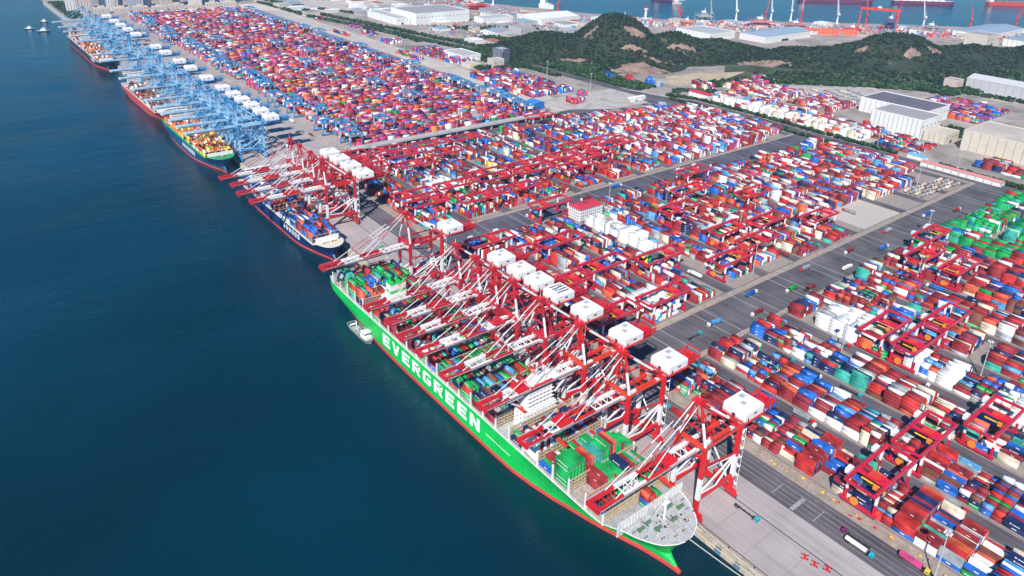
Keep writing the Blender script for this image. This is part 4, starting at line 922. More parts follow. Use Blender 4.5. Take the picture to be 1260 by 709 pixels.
for k in range(0, 8):
    for (ya, yb_, yn) in ((70, 285, 'near'), (360, 560, 'middle'), (630, 870, 'far')):
        ys = sorted(rt.uniform(ya, yb_) for _ in range(3 if ya < 600 else 2)); ys = [y for i, y in enumerate(ys) if i == 0 or y-ys[i-1] > 24]
        for i, y in enumerate(ys):
            kt, nm = kits[rt.randrange(5)]; up = rt.random() < .5
            T.append((kt, (kx(k)+(46 if up else 50.5), y, 0), pi if up else 0, '%s, %s lane between blocks, %s yard, %s from near end' % (nm, ORD[k], yn, ORD[i]), 'truck'))
for i, (x, y, q) in enumerate(((240, 311, 1), (262, 335, 2), (355, 335, 3), (390, 311, 4), (432, 330, 1), (470, 313, 2), (520, 333, 3), (568, 312, 4), (610, 330, 2), (655, 315, 1), (300, 597, 1), (360, 606, 2), (410, 585, 3), (480, 600, 4), (540, 590, 1))):
    T.append((kits[q][0], (x, y, 0), pi/2 if i % 2 else -pi/2, '%s on %s crossroad, %s truck from the quay' % (kits[q][1], 'first' if y < 400 else 'second', ORD[i if i < 10 else i-10]), 'truck'))
for k_, loc, rz, lab, cat in T: place('container_truck', k_, (loc[0], loc[1], .24 if abs(loc[0]-60) > 30 and loc[0] > 88 else .1), rz, lab, cat)
# parked cars by the office road
carm = []
def car_kit(m):
    b = MB(); b.box(-.9, .9, -2.2, 2.2, .35, .95, 0); b.quads([(-.85, -1.3, .95), (.85, -1.3, .95), (.85, 1.6, .95), (-.85, 1.6, .95), (-.7, -.7, 1.5), (.7, -.7, 1.5), (.7, 1.2, 1.5), (-.7, 1.2, 1.5)], MB.BF, 0)
    g = MB(); g.quads([(-.8, -1.3, 1.0), (.8, -1.3, 1.0), (.66, -.78, 1.46), (-.66, -.78, 1.46)], ((0, 1, 2, 3),), 0)
    wm = MB(); wm.hcyl((-.11, 0, .33), (.11, 0, .33), .33, 8, 0); wm = wm.mesh('wheel', [M_DARK])
    return [('body', b.mesh('body', [m]), (0, 0, 0), [('windscreen', g.mesh('windscreen', [M_GLASS]), (0, -.03, .02), [])]), *[('wheel', wm, (x, y, 0), []) for x in (-.82, .82) for y in (-1.4, 1.4)]]
ck = car_kit(M_WHITE)
for i, y in enumerate((552, 536, 520)): place('parked_car', ck, (233-i*1.5, y, .1), .1*i, 'white car on the lane below the office block, %s from the building' % ORD[i], 'car', 'white cars on the lane')
# red hatch beams and lashing frames lying on the apron
for i, (x, y, rz) in enumerate(((31.5, 136.5, .5), (31.5, 130.5, .3), (34.5, 124.5, .2))):
    r = empty('lifting_frame', (x, y, .1), rz); tag(r, 'red steel lifting frame lying on the open apron, %s of three from the crane' % ORD[i], 'lifting frame', 'red frames on the apron')
    b = MB(); b.box(-1.8, 1.8, -.35, .35, .5, 1, 0); b.box(-1.7, -1.2, -2, 2, .1, .5, 0); b.box(1.2, 1.7, -2, 2, .1, .5, 0); b.bar((-1.5, -1.8, .6), (1.5, 1.8, 1), .3, .3, 0); b.obj('beam', [M_RED], r)
    for s in (-1, 1): b = MB(); b.hcyl((s*1.5, -1.9, .5), (s*1.5, -1.5, .5), .45, 8, 0); b.hcyl((s*1.5, 1.5, .5), (s*1.5, 1.9, .5), .45, 8, 0); b.obj('foot', [M_DARK], r)
# hatch covers / gear on the rail corridor
junk = MB()
for q in range(60):
    y = rg.uniform(60, 290); x = rg.uniform(80.5, 87); a = rg.uniform(.4, 1.6); junk.box(x, x+a, y, y+rg.uniform(.4, 2), .1, .3+rg.random()*.9, int(rg.integers(0, 4)))
o = junk.obj('corridor_gear', [M_YEL, M_GREY, M_TAN, M_RED]); tag(o, 'loose lashing gear and yellow blocks strewn along the crane rail corridor', 'gear', kind='stuff')
# light masts
def mast_kit(h=34):
    b = MB(); b.cyl(0, 0, 0, h, .55, 8, 0, .28); b.box(-1, 1, -1, 1, 0, .5, 0)
    t = MB(); t.cyl(0, 0, h-1.0, h-.6, 1.5, 12, 0)
    for q in range(6): a = q*pi/3; t.box(1.7*cos(a)-.45, 1.7*cos(a)+.45, 1.7*sin(a)-.45, 1.7*sin(a)+.45, h-1.1, h-.5, 1)
    return [('pole', b.mesh('pole', [M_LGREY]), (0, 0, 0), []), ('lamp_ring', t.mesh('lamp_ring', [M_GREY, M_WHITE]), (0, 0, 0), [])]
mk = mast_kit()
mastp = [(73+2, 86, 'light mast in front of the quayside block at the lower right'), (239, 232, 'light mast beside the white reefers of the near yard'), (300, 150, 'light mast right of the paired gantry cranes'), (411, 252, 'light mast by the gantry cranes near the green stacks'),
         (243, 510, 'light mast in front of the white office block'), (190, 375, 'light mast by the crossroad, middle yard'), (305, 362, 'light mast among red gantries by the crossroad'), (300, 560, 'light mast beside the second crossroad'), (360, 420, 'light mast in the middle yard between gantries'),
         (420, 640, 'light mast at the far yard past the second crossroad'), (540, 300, 'light mast near the bare concrete corner'), (134, 700, 'light mast in the far yard behind the red crane group'), (476, 760, 'light mast above the far yard rows'), (560, 480, 'light mast over the pale dense stacks'),
         (690, 380, 'light mast at the end of the crossroad'), (520, 935, 'tall pale mast by the blue shed'), (700, 1010, 'mast beside the tree lined road, first beyond the toll gate'), (700, 1140, 'mast beside the tree lined road, second beyond the toll gate'), (690, 1280, 'mast near the grey office tower'),
         (300, 880, 'mast along the elevated road'), (128, 930, 'mast at the corner of the far terminal'), (830, 700, 'mast beside the hedge road, far stretch'), (820, 500, 'mast beside the hedge road, middle stretch'), (812, 380, 'mast beside the hedge road by the junction')]
for x, y, lab in mastp: place('light_mast', mk, (x, y, .15), 0, lab, 'light mast', 'high light masts')

# ---------------------------------------------------------------- elevated road between the two terminals
r = empty('elevated_road', (120, 905, 0)); tag(r, 'long grey elevated road on piers dividing the red and blue crane terminals', 'bridge')
def EP(b, nm, ms): b.v = [(x-120, y-905, z) for x, y, z in b.v]; return b.obj(nm, ms, r)
b = MB(); b.box(112, 520, 899, 911, 7, 8.2, 0); EP(b, 'deck', [M_CONCP])
b = MB(); b.box(112, 520, 898.4, 899, 7.2, 9.4, 0); EP(b, 'parapet', [M_LGREY]); b = MB(); b.box(112, 520, 911, 911.6, 7.2, 9.4, 0); EP(b, 'parapet', [M_LGREY])
for x in range(120, 520, 26): b = MB(); b.box(x-1, x+1, 900, 910, 0, 6, 0); b.box(x-1.3, x+1.3, 899, 911, 6, 7, 0); EP(b, 'pier', [M_CONCP])
b = MB()
for y in (892, 895, 914, 917): b.poly([(110, y, .2), (600, y, .2), (600, y+.5, .2), (110, y+.5, .2)])
struct(b.obj('rail_tracks', [M_RAIL])); rect('service_road', 100, 600, 887, 923, .12, M_ASPH)
rect('far_terminal_road', 518, 540, 920, 2400, .14, asphalt_mat('asphalt_l', (.24, .22, .24), .2)); rect('light_yard', 542, 600, 925, 2300, .12, M_LTGR)

# ---------------------------------------------------------------- buildings
def grid_windows(root, face, x0, x1, z0, z1, nx, nz, fixed, m, ww=.5, wh=.5, side=0):
    """each window a part; face 'x' = plane x=fixed (y runs), 'y' = plane y=fixed (x runs)"""
    dx = (x1-x0)/nx; dz = (z1-z0)/nz; b = MB(); w_, h_ = dx*ww, dz*wh
    if face == 'y': b.box(-w_/2, w_/2, -.08, .05, -h_/2, h_/2, 0)
    else: b.box(-.08, .05, -w_/2, w_/2, -h_/2, h_/2, 0)
    me = b.mesh('window', [m])
    for i in range(nx):
        for j in range(nz):
            o = bpy.data.objects.new('window', me); COL.objects.link(o); o.parent = root
            a = x0+dx*(i+.5); z = z0+dz*(j+.55); o.location = (a, fixed, z) if face == 'y' else (fixed, a, z)
r = empty('office_building', (246, 552, 0)); tag(r, 'four storey white office block with red roof beside the second crossroad', 'building')
b = MB(); b.box(0, 36, 0, 19, 0, 14.5, 0); b.obj('wall', [M_WHITE], r)
b = MB(); b.quads([(-.8, -.8, 14.5), (36.8, -.8, 14.5), (36.8, 19.8, 14.5), (-.8, 19.8, 14.5), (3, 6.5, 17), (33, 6.5, 17), (33, 12.5, 17), (3, 12.5, 17)], MB.BF, 0); b.box(12, 20, 8, 8.6, 16.6, 17.5, 1); b.obj('roof', [mat('roof_red', (.50, .03, .06), .6), M_DARK], r)
grid_windows(r, 'y', 1, 35, .6, 14.2, 11, 4, 0, M_GLASS, .45, .45); grid_windows(r, 'x', 1, 18, .6, 14.2, 5, 4, 0, M_GLASS, .45, .45)
b = MB(); b.box(13, 16, -.15, 0, 0, 2.8, 0); b.obj('door', [M_DARK], r)

M_PANEL = mat('panel_white', (.74, .73, .70), .6, .05, .1); M_PCREAM = mat('panel_cream', (.60, .53, .43), .7, .06, .1)
M_GROOF = mat('roof_grey', (.33, .31, .33), .8, .1, .05, dirt=(.24, .22, .22), dscale=.05); M_DROOF = mat('roof_dark', (.13, .12, .15), .8, .12, .05)
def hall(x0, x1, y0, y1, h, label, wallm, roofm, nribs=10, parapet=1.5, gable=0, name='warehouse', ribm=None, npan=0):
    r = empty(name, ((x0+x1)/2, (y0+y1)/2, 0)); tag(r, label, 'building'); cx, cy = (x0+x1)/2, (y0+y1)/2; X, Y = (x1-x0)/2, (y1-y0)/2
    b = MB(); b.box(-X, X, -Y, Y, 0, h, 0); b.obj('wall', [wallm], r)
    b = MB()
    if gable: b.quads([(-X-.5, -Y-.5, h), (X+.5, -Y-.5, h), (X+.5, Y+.5, h), (-X-.5, Y+.5, h), (-X-.5, 0, h+gable), (X+.5, 0, h+gable)] if X > Y else [(-X-.5, -Y-.5, h), (-X-.5, Y+.5, h), (X+.5, Y+.5, h), (X+.5, -Y-.5, h), (0, -Y-.5, h+gable), (0, Y+.5, h+gable)], ((0, 1, 5, 4), (2, 3, 4, 5), (0, 4, 3), (1, 2, 5)) if X > Y else ((0, 4, 5, 1), (2, 5, 4, 3), (0, 3, 4), (1, 5, 2)), 0)
    else:
        b.poly([(-X+.4, -Y+.4, h+.02), (X-.4, -Y+.4, h+.02), (X-.4, Y-.4, h+.02), (-X+.4, Y-.4, h+.02)], 0)
        for q in range(int(X/8)): xx = -X+8+q*14; b.box(min(xx, X-3), min(xx, X-3)+1.6, -Y*.6, -Y*.6+1.6, h, h+1.2, 0)
    b.obj('roof', [roofm], r)
    if not gable:
        b = MB(); t = .5
        b.box(-X, X, -Y, -Y+t, h, h+parapet, 0); b.box(-X, X, Y-t, Y, h, h+parapet, 0); b.box(-X, -X+t, -Y+t, Y-t, h, h+parapet, 0); b.box(X-t, X, -Y+t, Y-t, h, h+parapet, 0); b.obj('parapet', [wallm], r)
    rm = ribm or M_GREY
    if nribs:
        me = MB(); me.box(-.25, .0, -.45, .45, 0, h, 0); me = me.mesh('rib', [rm])
        for q in range(nribs+1):
            o = bpy.data.objects.new('rib', me); COL.objects.link(o); o.parent = r; o.location = (-X, -Y+.6+q*(2*Y-1.2)/nribs, 0)
    b = MB(); n = max(2, int(X/6))
    for q in range(n): xa = -X+X*2*(q+.3)/n; b.box(xa, xa+X*.5/n, -Y-.08, -Y, h*.62, h*.7, 0)
    b.obj('window_strip', [M_DARK], r)
    b = MB(); b.box(-X*.3, X*.0, -Y-.1, -Y, 0, h*.35, 0); b.obj('door', [M_DARK], r); return r
hall(932, 1000, 487, 572, 31, 'big white ribbed warehouse with grey roof above the yard', M_PANEL, M_GROOF, 11)
hall(938, 985, 450, 485, 15, 'low cream annex in front of the big white ribbed warehouse', M_PCREAM, M_LTGR, 4)
hall(1025, 1110, 520, 640, 25, 'white warehouse with dark roof behind the ribbed warehouse', M_PANEL, M_DROOF, 12)
hall(938, 1030, 318, 428, 30, 'cream ribbed warehouse at the right edge', M_PCREAM, M_LTGR, 9)
hall(1405, 1470, 400, 610, 24, 'long grey warehouse with pitched roof at upper right', mat('panel_grey', (.48, .47, .49), .7), mat('roof_pale', (.55, .54, .56), .7), 14, gable=6)
hall(1370, 1398, 612, 640, 20, 'pink and white apartment block beside the long grey warehouse', mat('wall_pink', (.6, .45, .4), .8), M_GROOF, 5, name='apartment_block')
hall(798, 812, 318, 425, 6, 'long low shed with pale red roof along the hedge road', M_PANEL, mat('roof_pink', (.55, .22, .22), .7), 10, gable=2.2, name='shed')
hall(822, 836, 430, 455, 5, 'small shed with pale blue roof by the junction', M_PANEL, mat('roof_blue', (.15, .40, .62), .6), 0, gable=1.5, name='shed')
hall(842, 862, 838, 885, 8, 'white building with red tiled roof inside the bend of the hedge road', M_WHITE, mat('roof_red', (.5, .03, .06), .6), 5, gable=3, name='gate_building')
hall(876, 900, 790, 850, 8, 'long white building behind the red roofed gate building', M_WHITE, M_LGREY, 5, gable=2, name='gate_building')
hall(700, 742, 905, 912, 6, 'white toll gate canopy at the end of the tree lined road', M_WHITE, M_WHITE, 6, name='toll_gate')
hall(516, 536, 955, 980, 11, 'bright blue shed at the corner of the small yard', mat('shed_blue', (.02, .16, .50), .5), mat('shed_blue_roof', (.03, .2, .6), .5), 0, gable=3, name='shed')
hall(690, 714, 1285, 1315, 34, 'grey glass office tower among trees by the far terminal', mat('tower_glass', (.10, .12, .17), .3, spec=.7), M_LGREY, 6, name='office_tower', ribm=M_GREY)
hall(655, 684, 1265, 1288, 18, 'beige lower wing in front of the grey office tower', M_PCREAM, M_LGREY, 4, name='office_wing')
hall(640, 690, 1360, 1440, 12, 'long white office block left of the grey tower', M_WHITE, M_LGREY, 8, name='office_block')
hall(612, 640, 1290, 1325, 7, 'small beige shed below the grey tower', M_PCREAM, M_LTGR, 3, name='shed')
hall(815, 1000, 1850, 1995, 32, 'large white assembly hall with grey roof beyond the far terminal', M_PANEL, M_GROOF, 12, name='assembly_hall', ribm=M_WHITE)
hall(1010, 1120, 1790, 1840, 14, 'pale low hall right of the large assembly hall', M_PANEL, M_LGREY, 6, name='assembly_hall')
hall(770, 812, 1880, 2060, 18, 'pale wing left of the large assembly hall', M_PANEL, M_LGREY, 6, name='assembly_hall')
hall(955, 1005, 1545, 1600, 24, 'grey apartment block left of the wooded hill', mat('wall_greyb', (.45, .43, .43), .8), M_GROOF, 8, name='apartment_block')
hall(1150, 1300, 1690, 1800, 18, 'white vaulted hall behind the left shoulder of the hill', M_PANEL, M_WHITE, 6, gable=9, name='assembly_hall')
hall(1340, 1400, 1640, 1680, 14, 'small white hall between hill and harbour', M_PANEL, M_WHITE, 4, gable=3, name='assembly_hall')
hall(1390, 1500, 1260, 1380, 18, 'pale grey hall behind the saddle of the hills, left one', M_PANEL, M_LGREY, 8, name='assembly_hall')
hall(1500, 1720, 1160, 1245, 18, 'wide hall with blue grey roof strips behind the saddle of the hills', M_PANEL, mat('roof_bluegrey', (.28, .36, .46), .6), 14, gable=8, name='assembly_hall')
hall(2010, 2090, 800, 860, 34, 'cream slab building behind the right hill', M_PCREAM, M_GROOF, 10, name='office_block')
hall(2120, 2330, 700, 800, 20, 'white hall with blue grey roof right of the cream slab building', M_PANEL, mat('roof_bluegrey', (.28, .36, .46), .6), 8, gable=6, name='assembly_hall')
hall(2150, 2420, 850, 950, 20, 'long hall with blue grey roof nearest the bay at right', M_PANEL, mat('roof_bluegrey', (.28, .36, .46), .6), 8, gable=6, name='assembly_hall')
# small scattered buildings of the shipyard and the town
rs = random.Random(9); small = []
cols3 = [M_PANEL, M_PCREAM, M_WHITE, M_LGREY]; rf3 = [M_GROOF, M_LGREY, mat('roof_rust', (.35, .14, .09), .8), mat('roof_bluegrey', (.28, .36, .46), .6), M_WHITE]
spots = []
for q in range(150):
    t = rs.random()
    if t < .45: x = rs.uniform(800, 1320); y = rs.uniform(1480, 2250) 
    elif t < .8: x = rs.uniform(1350, 2500); y = -.78*(x-1350)+1780-rs.uniform(30, 300)
    else: x = rs.uniform(620, 1100); y = rs.uniform(2100, 2600)
    if any(abs(x-a) < 45 and abs(y-c) < 45 for a, c in spots): continue
    if 800 < x < 1010 and 1840 < y < 2000: continue
    spots.append((x, y))
shed_n = {}; spots.sort(key=lambda p: proj((p[0], p[1], 0))[0])
for i, (x, y) in enumerate(spots):
    a, c, h = rs.uniform(10, 26), rs.uniform(10, 34), rs.uniform(5, 13)
    b = MB(); b.box(-a, a, -c, c, 0, h, 0); b.box(-a-.4, a+.4, -c-.4, c+.4, h, h+.8, 1); b.box(-a*.3, a*.2, -c*.2, c*.3, h+.8, h+2.4, 1)
    reg = 'near the far pale fields' if y > 2260 and x < 1110 else ('left of the wooded hill' if x < 1325 else 'on the shipyard shore behind the hills')
    key = (('white', 'cream', 'bright white', 'grey')[i % 4], ('grey', 'pale', 'rusty', 'blue-grey', 'white')[i % 5], reg); shed_n[key] = shed_n.get(key, 0)+1
    r = empty('workshop_building', (x, y, 0)); tag(r, '%s shed with %s roof %s, %s from left' % (*key, ORD[shed_n[key]-1]), 'building', 'scattered sheds of the distant shipyard')
    b = MB(); b.box(-a, a, -c, c, 0, h, 0); b.obj('wall', [cols3[i % 4]], r)
    b = MB(); b.box(-a-.4, a+.4, -c-.4, c+.4, h, h+.8, 0); b.box(-a*.3, a*.2, -c*.2, c*.3, h+.8, h+2.4, 0); b.obj('roof', [rf3[i % 5]], r)
    b = MB()
    for q in range(4): b.box(-a-.1, -a, -c+c*.45*q+2, -c+c*.45*q+5, h*.4, h*.7, 0)
    b.obj('window', [M_DARK], r)
# apartment towers at the far upper left
def tower(x, y, wx, wy, h, label, m):
    r = empty('apartment_tower', (x, y, 0)); tag(r, label, 'building')
    b = MB(); b.box(-wx, wx, -wy, wy, 0, h, 0); b.box(-wx*.4, wx*.4, -wy*.5, wy*.5, h, h+5, 0); b.obj('wall', [m], r)
    n = max(3, int(wx/3.2)); me = MB()
    for z in range(2, int(h)-3, 3): me.box(-.9, .9, -.15, 0, z, z+1.6, 0)
    me = me.mesh('window_column', [M_GLASS])
    for q in range(n): o = bpy.data.objects.new('window_column', me); COL.objects.link(o); o.parent = r; o.location = (-wx+wx*2*(q+.5)/n, -wy, 0)
    me2 = MB()
    for z in range(2, int(h)-3, 3): me2.box(-.15, 0, -1, 1, z, z+1.6, 0)
    me2 = me2.mesh('window_column', [M_GLASS])
    for q in range(3): o = bpy.data.objects.new('window_column', me2); COL.objects.link(o); o.parent = r; o.location = (-wx, -wy+wy*2*(q+.5)/3, 0)
mw = [mat('tower_white', (.72, .70, .70), .8), mat('tower_beige', (.58, .50, .44), .8), mat('tower_grey', (.42, .44, .50), .8)]
tw = [(50, 2500, 12), (84, 2470, 15), (112, 2580, 10), (142, 2500, 17), (186, 2560, 12), (222, 2510, 18), (268, 2560, 12), (312, 2510, 17), (352, 2560, 12), (398, 2510, 18), (446, 2560, 13), (500, 2530, 17), (560, 2570, 14), (612, 2530, 15)]
for i, (x, y, wx) in enumerate(tw): tower(x, y, wx, 8, rs.uniform(78, 100), 'tall pale apartment tower, %s from the water in the far row' % ORD[i], mw[i % 3])
belt('town_trees', [(120, 2425), (560, 2425)], 14, 7, 3, 5, 'tree row between the far container yard and the housing blocks') if False else None
for i in range(8): tower(118+i*52, 2440+rs.uniform(-5, 5), 20, 8, rs.uniform(13, 19), 'low beige housing block in front of the towers, %s from the water' % ORD[i], mw[1])
# cranes and works of the shipyard
def goliath(x, y, L, h, rz, label, m):
    r = empty('goliath_crane', (x, y, 0), rz); tag(r, label, 'crane')
    b = MB(); b.box(-L/2, L/2, -3, 3, h-7, h, 0); b.obj('girder', [m], r)
    for s in (-1, 1):
        b = MB(); b.bar((s*(L/2-4), 0, h-7), (s*(L/2-2), 8, 0), 3, 3, 0); b.bar((s*(L/2-4), 0, h-7), (s*(L/2-2), -8, 0), 3, 3, 0); b.box(s*(L/2-2)-2, s*(L/2-2)+2, -14, 14, .5, 3, 0); b.obj('leg', [m], r)
    b = MB(); b.box(-8, 2, -4.5, 4.5, h, h+5, 0); b.obj('trolley', [M_WHITE], r)
goliath(2010, 1112, 112, 72, -1.15, 'orange goliath gantry crane over the bay shore', M_ORED)
def jib(x, y, h, L, az, el, label, m):
    r = empty('jib_crane', (x, y, 0), az); tag(r, label, 'crane')
    b = MB(); b.cyl(0, 0, 0, h, 3.2, 8, 0, 2.0); b.box(-5, 5, -5, 5, 0, 3, 0); b.obj('tower', [m], r)
    b = MB(); b.box(-7, 4, -3, 3, h, h+6, 0); b.obj('machinery_house', [m], r)
    b = MB(); q = (3+L*cos(el), 0, h+4+L*sin(el)); b.bar((3, -1.5, h+4), q, 1.0, 1.6, 0); b.bar((3, 1.5, h+4), q, 1.0, 1.6, 0); b.bar((-3, 0, h+14), q, .35, .35, 0); b.bar((-3, 0, h+6), (-3, 0, h+14), .8, .8, 0); b.obj('jib', [m], r)
jl = [(1792, 1470, 30, 60, 1.1, 1.3, 'slim white jib crane, leftmost over the bay shore', M_WHITE), (1905, 1415, 30, 62, .9, 1.25, 'slim white jib crane, second from left over the shore', M_WHITE), (1965, 1380, 32, 70, .7, 1.2, 'slim white jib crane, third from left over the shore', M_WHITE),
      (1995, 1360, 30, 66, .6, 1.25, 'pink jib crane close right of the third white one', M_ORED), (2130, 1210, 30, 60, .8, 1.2, 'pink jib crane right of the goliath', M_ORED), (2185, 1140, 34, 70, .3, .5, 'pink level jib crane toward the right', M_ORED), (2500, 900, 34, 66, 0, .75, 'red jib crane near the right edge', M_ORED),
      (1620, 1560, 26, 50, 1.4, .6, 'jib crane beside the grey scaffold block', M_ORED), (1260, 2190, 34, 50, .5, 1.2, 'pink jib crane at the left end of the bay shore', M_ORED), (1290, 2120, 34, 50, .5, 1.2, 'white jib crane at the left end of the bay shore', M_WHITE), (1215, 2230, 30, 55, .5, 1.0, 'pink jib crane behind the white vaulted hall', M_ORED), (1400, 1900, 20, 30, .5, .9, 'short red jib crane on the jetty', M_ORED)]
jl += [(1700, 1500, 26, 56, .9, 1.0, 'pale jib crane between the scaffold module and the pink platform', M_LGREY), (1850, 1400, 30, 60, .4, .9, 'pink jib crane in front of the slim white cranes', M_ORED), (2060, 1270, 28, 66, 1.0, 1.25, 'slim white jib crane just left of the goliath', M_WHITE),
       (2250, 1080, 32, 60, .9, 1.1, 'slim white jib crane right of the dark purple module', M_WHITE), (2380, 990, 28, 50, .5, .9, 'pink jib crane by the blue grey roofs', M_ORED), (1120, 2150, 28, 50, .9, 1.1, 'orange jib crane behind the assembly hall', M_ORED)]
for a in jl: jib(*a)
def blockwork(x, y, wx, wy, h, label, m, rz=0):
    r = empty('ship_module', (x, y, 0), rz); tag(r, label, 'ship module')
    for L_ in range(3):
        b = MB(); b.box(-wx, wx, -wy, wy, h*L_/3+.5, h*L_/3+1.6, 0)
        for q in range(7): xa = -wx+wx*2*q/6; b.bar((xa, -wy, h*L_/3+1.6), (xa, -wy, h*(L_+1)/3+.5), 1, 1, 0); b.bar((xa, wy, h*L_/3+1.6), (xa, wy, h*(L_+1)/3+.5), 1, 1, 0)
        for q in range(4): u = rs.uniform(-wx*.7, wx*.5); v = rs.uniform(-wy*.6, wy*.4); b.box(u, u+wx*.3, v, v+wy*.4, h*L_/3+1.6, h*(L_+.7)/3, 0)
        b.obj('deck_level', [m], r)
    b = MB(); b.bar((0, 0, h), (0, 0, h+14), 1.4, 1.4, 0); b.box(-wx*.4, wx*.1, -wy*.3, wy*.3, h, h+6, 0); b.obj('tower', [M_WHITE], r)
blockwork(1640, 1480, 24, 20, 34, 'grey scaffolded module on the shore right of the wooded hill', M_GREY, -.6)
blockwork(1745, 1345, 34, 22, 26, 'pink and white offshore platform under construction', mat('module_pink', (.5, .2, .2), .7), -.6)
blockwork(2110, 1120, 20, 16, 34, 'dark purple module beside the goliath crane', mat('module_purple', (.12, .10, .2), .6), -.6)
blockwork(1560, 1480, 18, 16, 16, 'orange module at the shore behind the hill', mat('module_orange', (.7, .22, .12), .6), -.6)
blockwork(1940, 1150, 26, 18, 14, 'red deck module left of the goliath crane', M_HRED, -.6)
blockwork(1000, 2080, 30, 20, 18, 'rusty steel modules behind the assembly hall', mat('module_rust', (.35, .13, .1), .7), 0)
blockwork(1180, 2060, 34, 22, 20, 'red steel modules at the left shore', M_HRED, .2)
blockwork(1830, 1275, 30, 16, 18, 'pink deck module behind the orange hull section', mat('module_pink', (.5, .2, .2), .7), -.6)
blockwork(2220, 1040, 26, 18, 16, 'grey module right of the goliath crane', M_GREY, -.6)
blockwork(1450, 1640, 24, 14, 14, 'rusty module behind the hilltop', mat('module_rust', (.35, .13, .1), .7), -.6)
r = empty('hull_block', (1830, 1165, 0), -.66); tag(r, 'long orange hull section lying on the shipyard ground', 'hull section')
b = MB(); b.box(-82, 82, -12, 12, 1, 15, 0); b.box(-84, 84, -13, 13, 0, 1, 0); b.obj('plating', [mat('hull_orange', (.75, .16, .07), .5)], r)
b = MB()
for q in range(12): b.box(-80+q*14, -78+q*14, -12.4, -12, 1, 15, 0)
b.obj('rib', [M_HRED], r)
# far ships on the bay
def far_ship(x, y, L, rz, label, hm_, dm):
    r = empty('moored_ship', (x, y, SEA), rz); tag(r, label, 'ship')
    b = MB(); o = [(-L/2, 0), (-L/2+8, 14), (L/2-25, 14), (L/2, 0), (L/2-25, -14), (-L/2+8, -14)]
    b.poly([(a, c, 14) for a, c in o], 1)
    for (a, c) in zip(o, o[1:]+o[:1]): b.poly([(a[0], a[1], 14), (c[0], c[1], 14), (c[0]*.96, c[1]*.9, -1), (a[0]*.96, a[1]*.9, -1)], 0)
    b.obj('hull', [hm_, dm], r)
    b = MB(); b.box(-L/2+12, -L/2+30, -12, 12, 14, 38, 0); b.box(-L/2+10, -L/2+20, -15, 15, 38, 41, 0); b.obj('deckhouse', [M_WHITE], r)
    b = MB()
    for q in range(7): b.box(-L/2+45+q*(L-90)/7, -L/2+45+q*(L-90)/7+(L-90)/9, -9, 9, 14, 18, 0)
    b.obj('hatch_cover', [dm], r)
far_ship(2040, 1990, 110, -.5, 'purple hulled ship at the top edge above the wooded hill', mat('hull_purple', (.12, .03, .12), .5), M_LGREY)
far_ship(2000, 1890, 40, -.5, 'small white vessel on the bay below the purple ship', M_WHITE, M_WHITE)
far_ship(2700, 1640, 330, -.62, 'long white and plum ship at the top edge above the goliath', mat('hull_plum', (.18, .04, .10), .5), M_WHITE)
far_ship(3020, 1430, 280, -.62, 'second long plum ship at the top edge', mat('hull_plum', (.18, .04, .10), .5), M_WHITE)
far_ship(3420, 1200, 320, -.62, 'long maroon ship at the upper right corner', M_HRED, mat('deck_dull', (.3, .15, .15), .7))
far_ship(1440, 2010, 60, -1.1, 'white survey ship by the jetty left of the hill', M_WHITE, M_WHITE)
# lighthouse tower at the hill
r = empty('control_tower', (1560, 1652, 0)); tag(r, 'white and pink control tower peeking over the hilltop', 'tower')
b = MB(); b.cyl(0, 0, 0, 26, 4, 8, 0); b.cyl(0, 0, 26, 31, 6.5, 8, 0); b.obj('shaft', [M_WHITE], r); b = MB(); b.cyl(0, 0, 31, 34, 5, 8, 0, 2); b.bar((0, 0, 34), (0, 0, 42), .8, .8, 0); b.obj('roof', [M_HRED], r)

# ---------------------------------------------------------------- hills
HG = [(1035, 1270, 95, 100, 140, .4), (1140, 1190, 52, 110, 90, .5), (905, 1370, 46, 120, 120, .3), (1250, 1130, 34, 130, 90, .6), (1590, 850, 70, 140, 95, .75), (1400, 950, 36, 150, 85, .6), (1800, 740, 36, 180, 80, .6), (2050, 640, 30, 200, 70, .6), (960, 1240, 20, 60, 60, 0)]
def vnoise(x, y, s):
    x = x/s; y = y/s; xi = np.floor(x); yi = np.floor(y); fx = x-xi; fy = y-yi; fx = fx*fx*(3-2*fx); fy = fy*fy*(3-2*fy)
    def h(a, b): v = np.sin(a*127.1+b*311.7)*43758.5453; return v-np.floor(v)
    return (h(xi, yi)*(1-fx)+h(xi+1, yi)*fx)*(1-fy)+(h(xi, yi+1)*(1-fx)+h(xi+1, yi+1)*fx)*fy
def hz(x, y):
    x = np.asarray(x, float); y = np.asarray(y, float); z = np.zeros_like(x)
    for (cx, cy, h, a, b_, t) in HG:
        # axis runs down to the right: rotate
        th = -atan2(.72, 1)*(1 if t else 0); dx = x-cx; dy = y-cy; u = dx*cos(th)+dy*sin(th); v = -dx*sin(th)+dy*cos(th)
        z = np.maximum(z, h*np.exp(-(u/a)**2-(v/b_)**2))+.12*np.minimum(z, h*np.exp(-(u/a)**2-(v/b_)**2))
    rgh = (vnoise(x, y, 42)-.5)*10+(vnoise(x, y, 18)-.5)*4
    z = z+rgh*np.clip(z/25, 0, 1)-4.0
    return z
gx = np.arange(720, 2400, 9.); gy = np.arange(450, 1700, 9.); X, Y = np.meshgrid(gx, gy, indexing='ij'); Z = hz(X, Y)
Z = np.where(Z < -.3, -.3, Z); nx, ny = X.shape
V = np.stack([X, Y, Z], -1).reshape(-1, 3); I = np.arange(nx*ny).reshape(nx, ny)
F = np.stack([I[:-1, :-1], I[1:, :-1], I[1:, 1:], I[:-1, 1:]], -1).reshape(-1, 4)
keep = (Z.reshape(-1)[F].max(1) > -.25); F = F[keep]
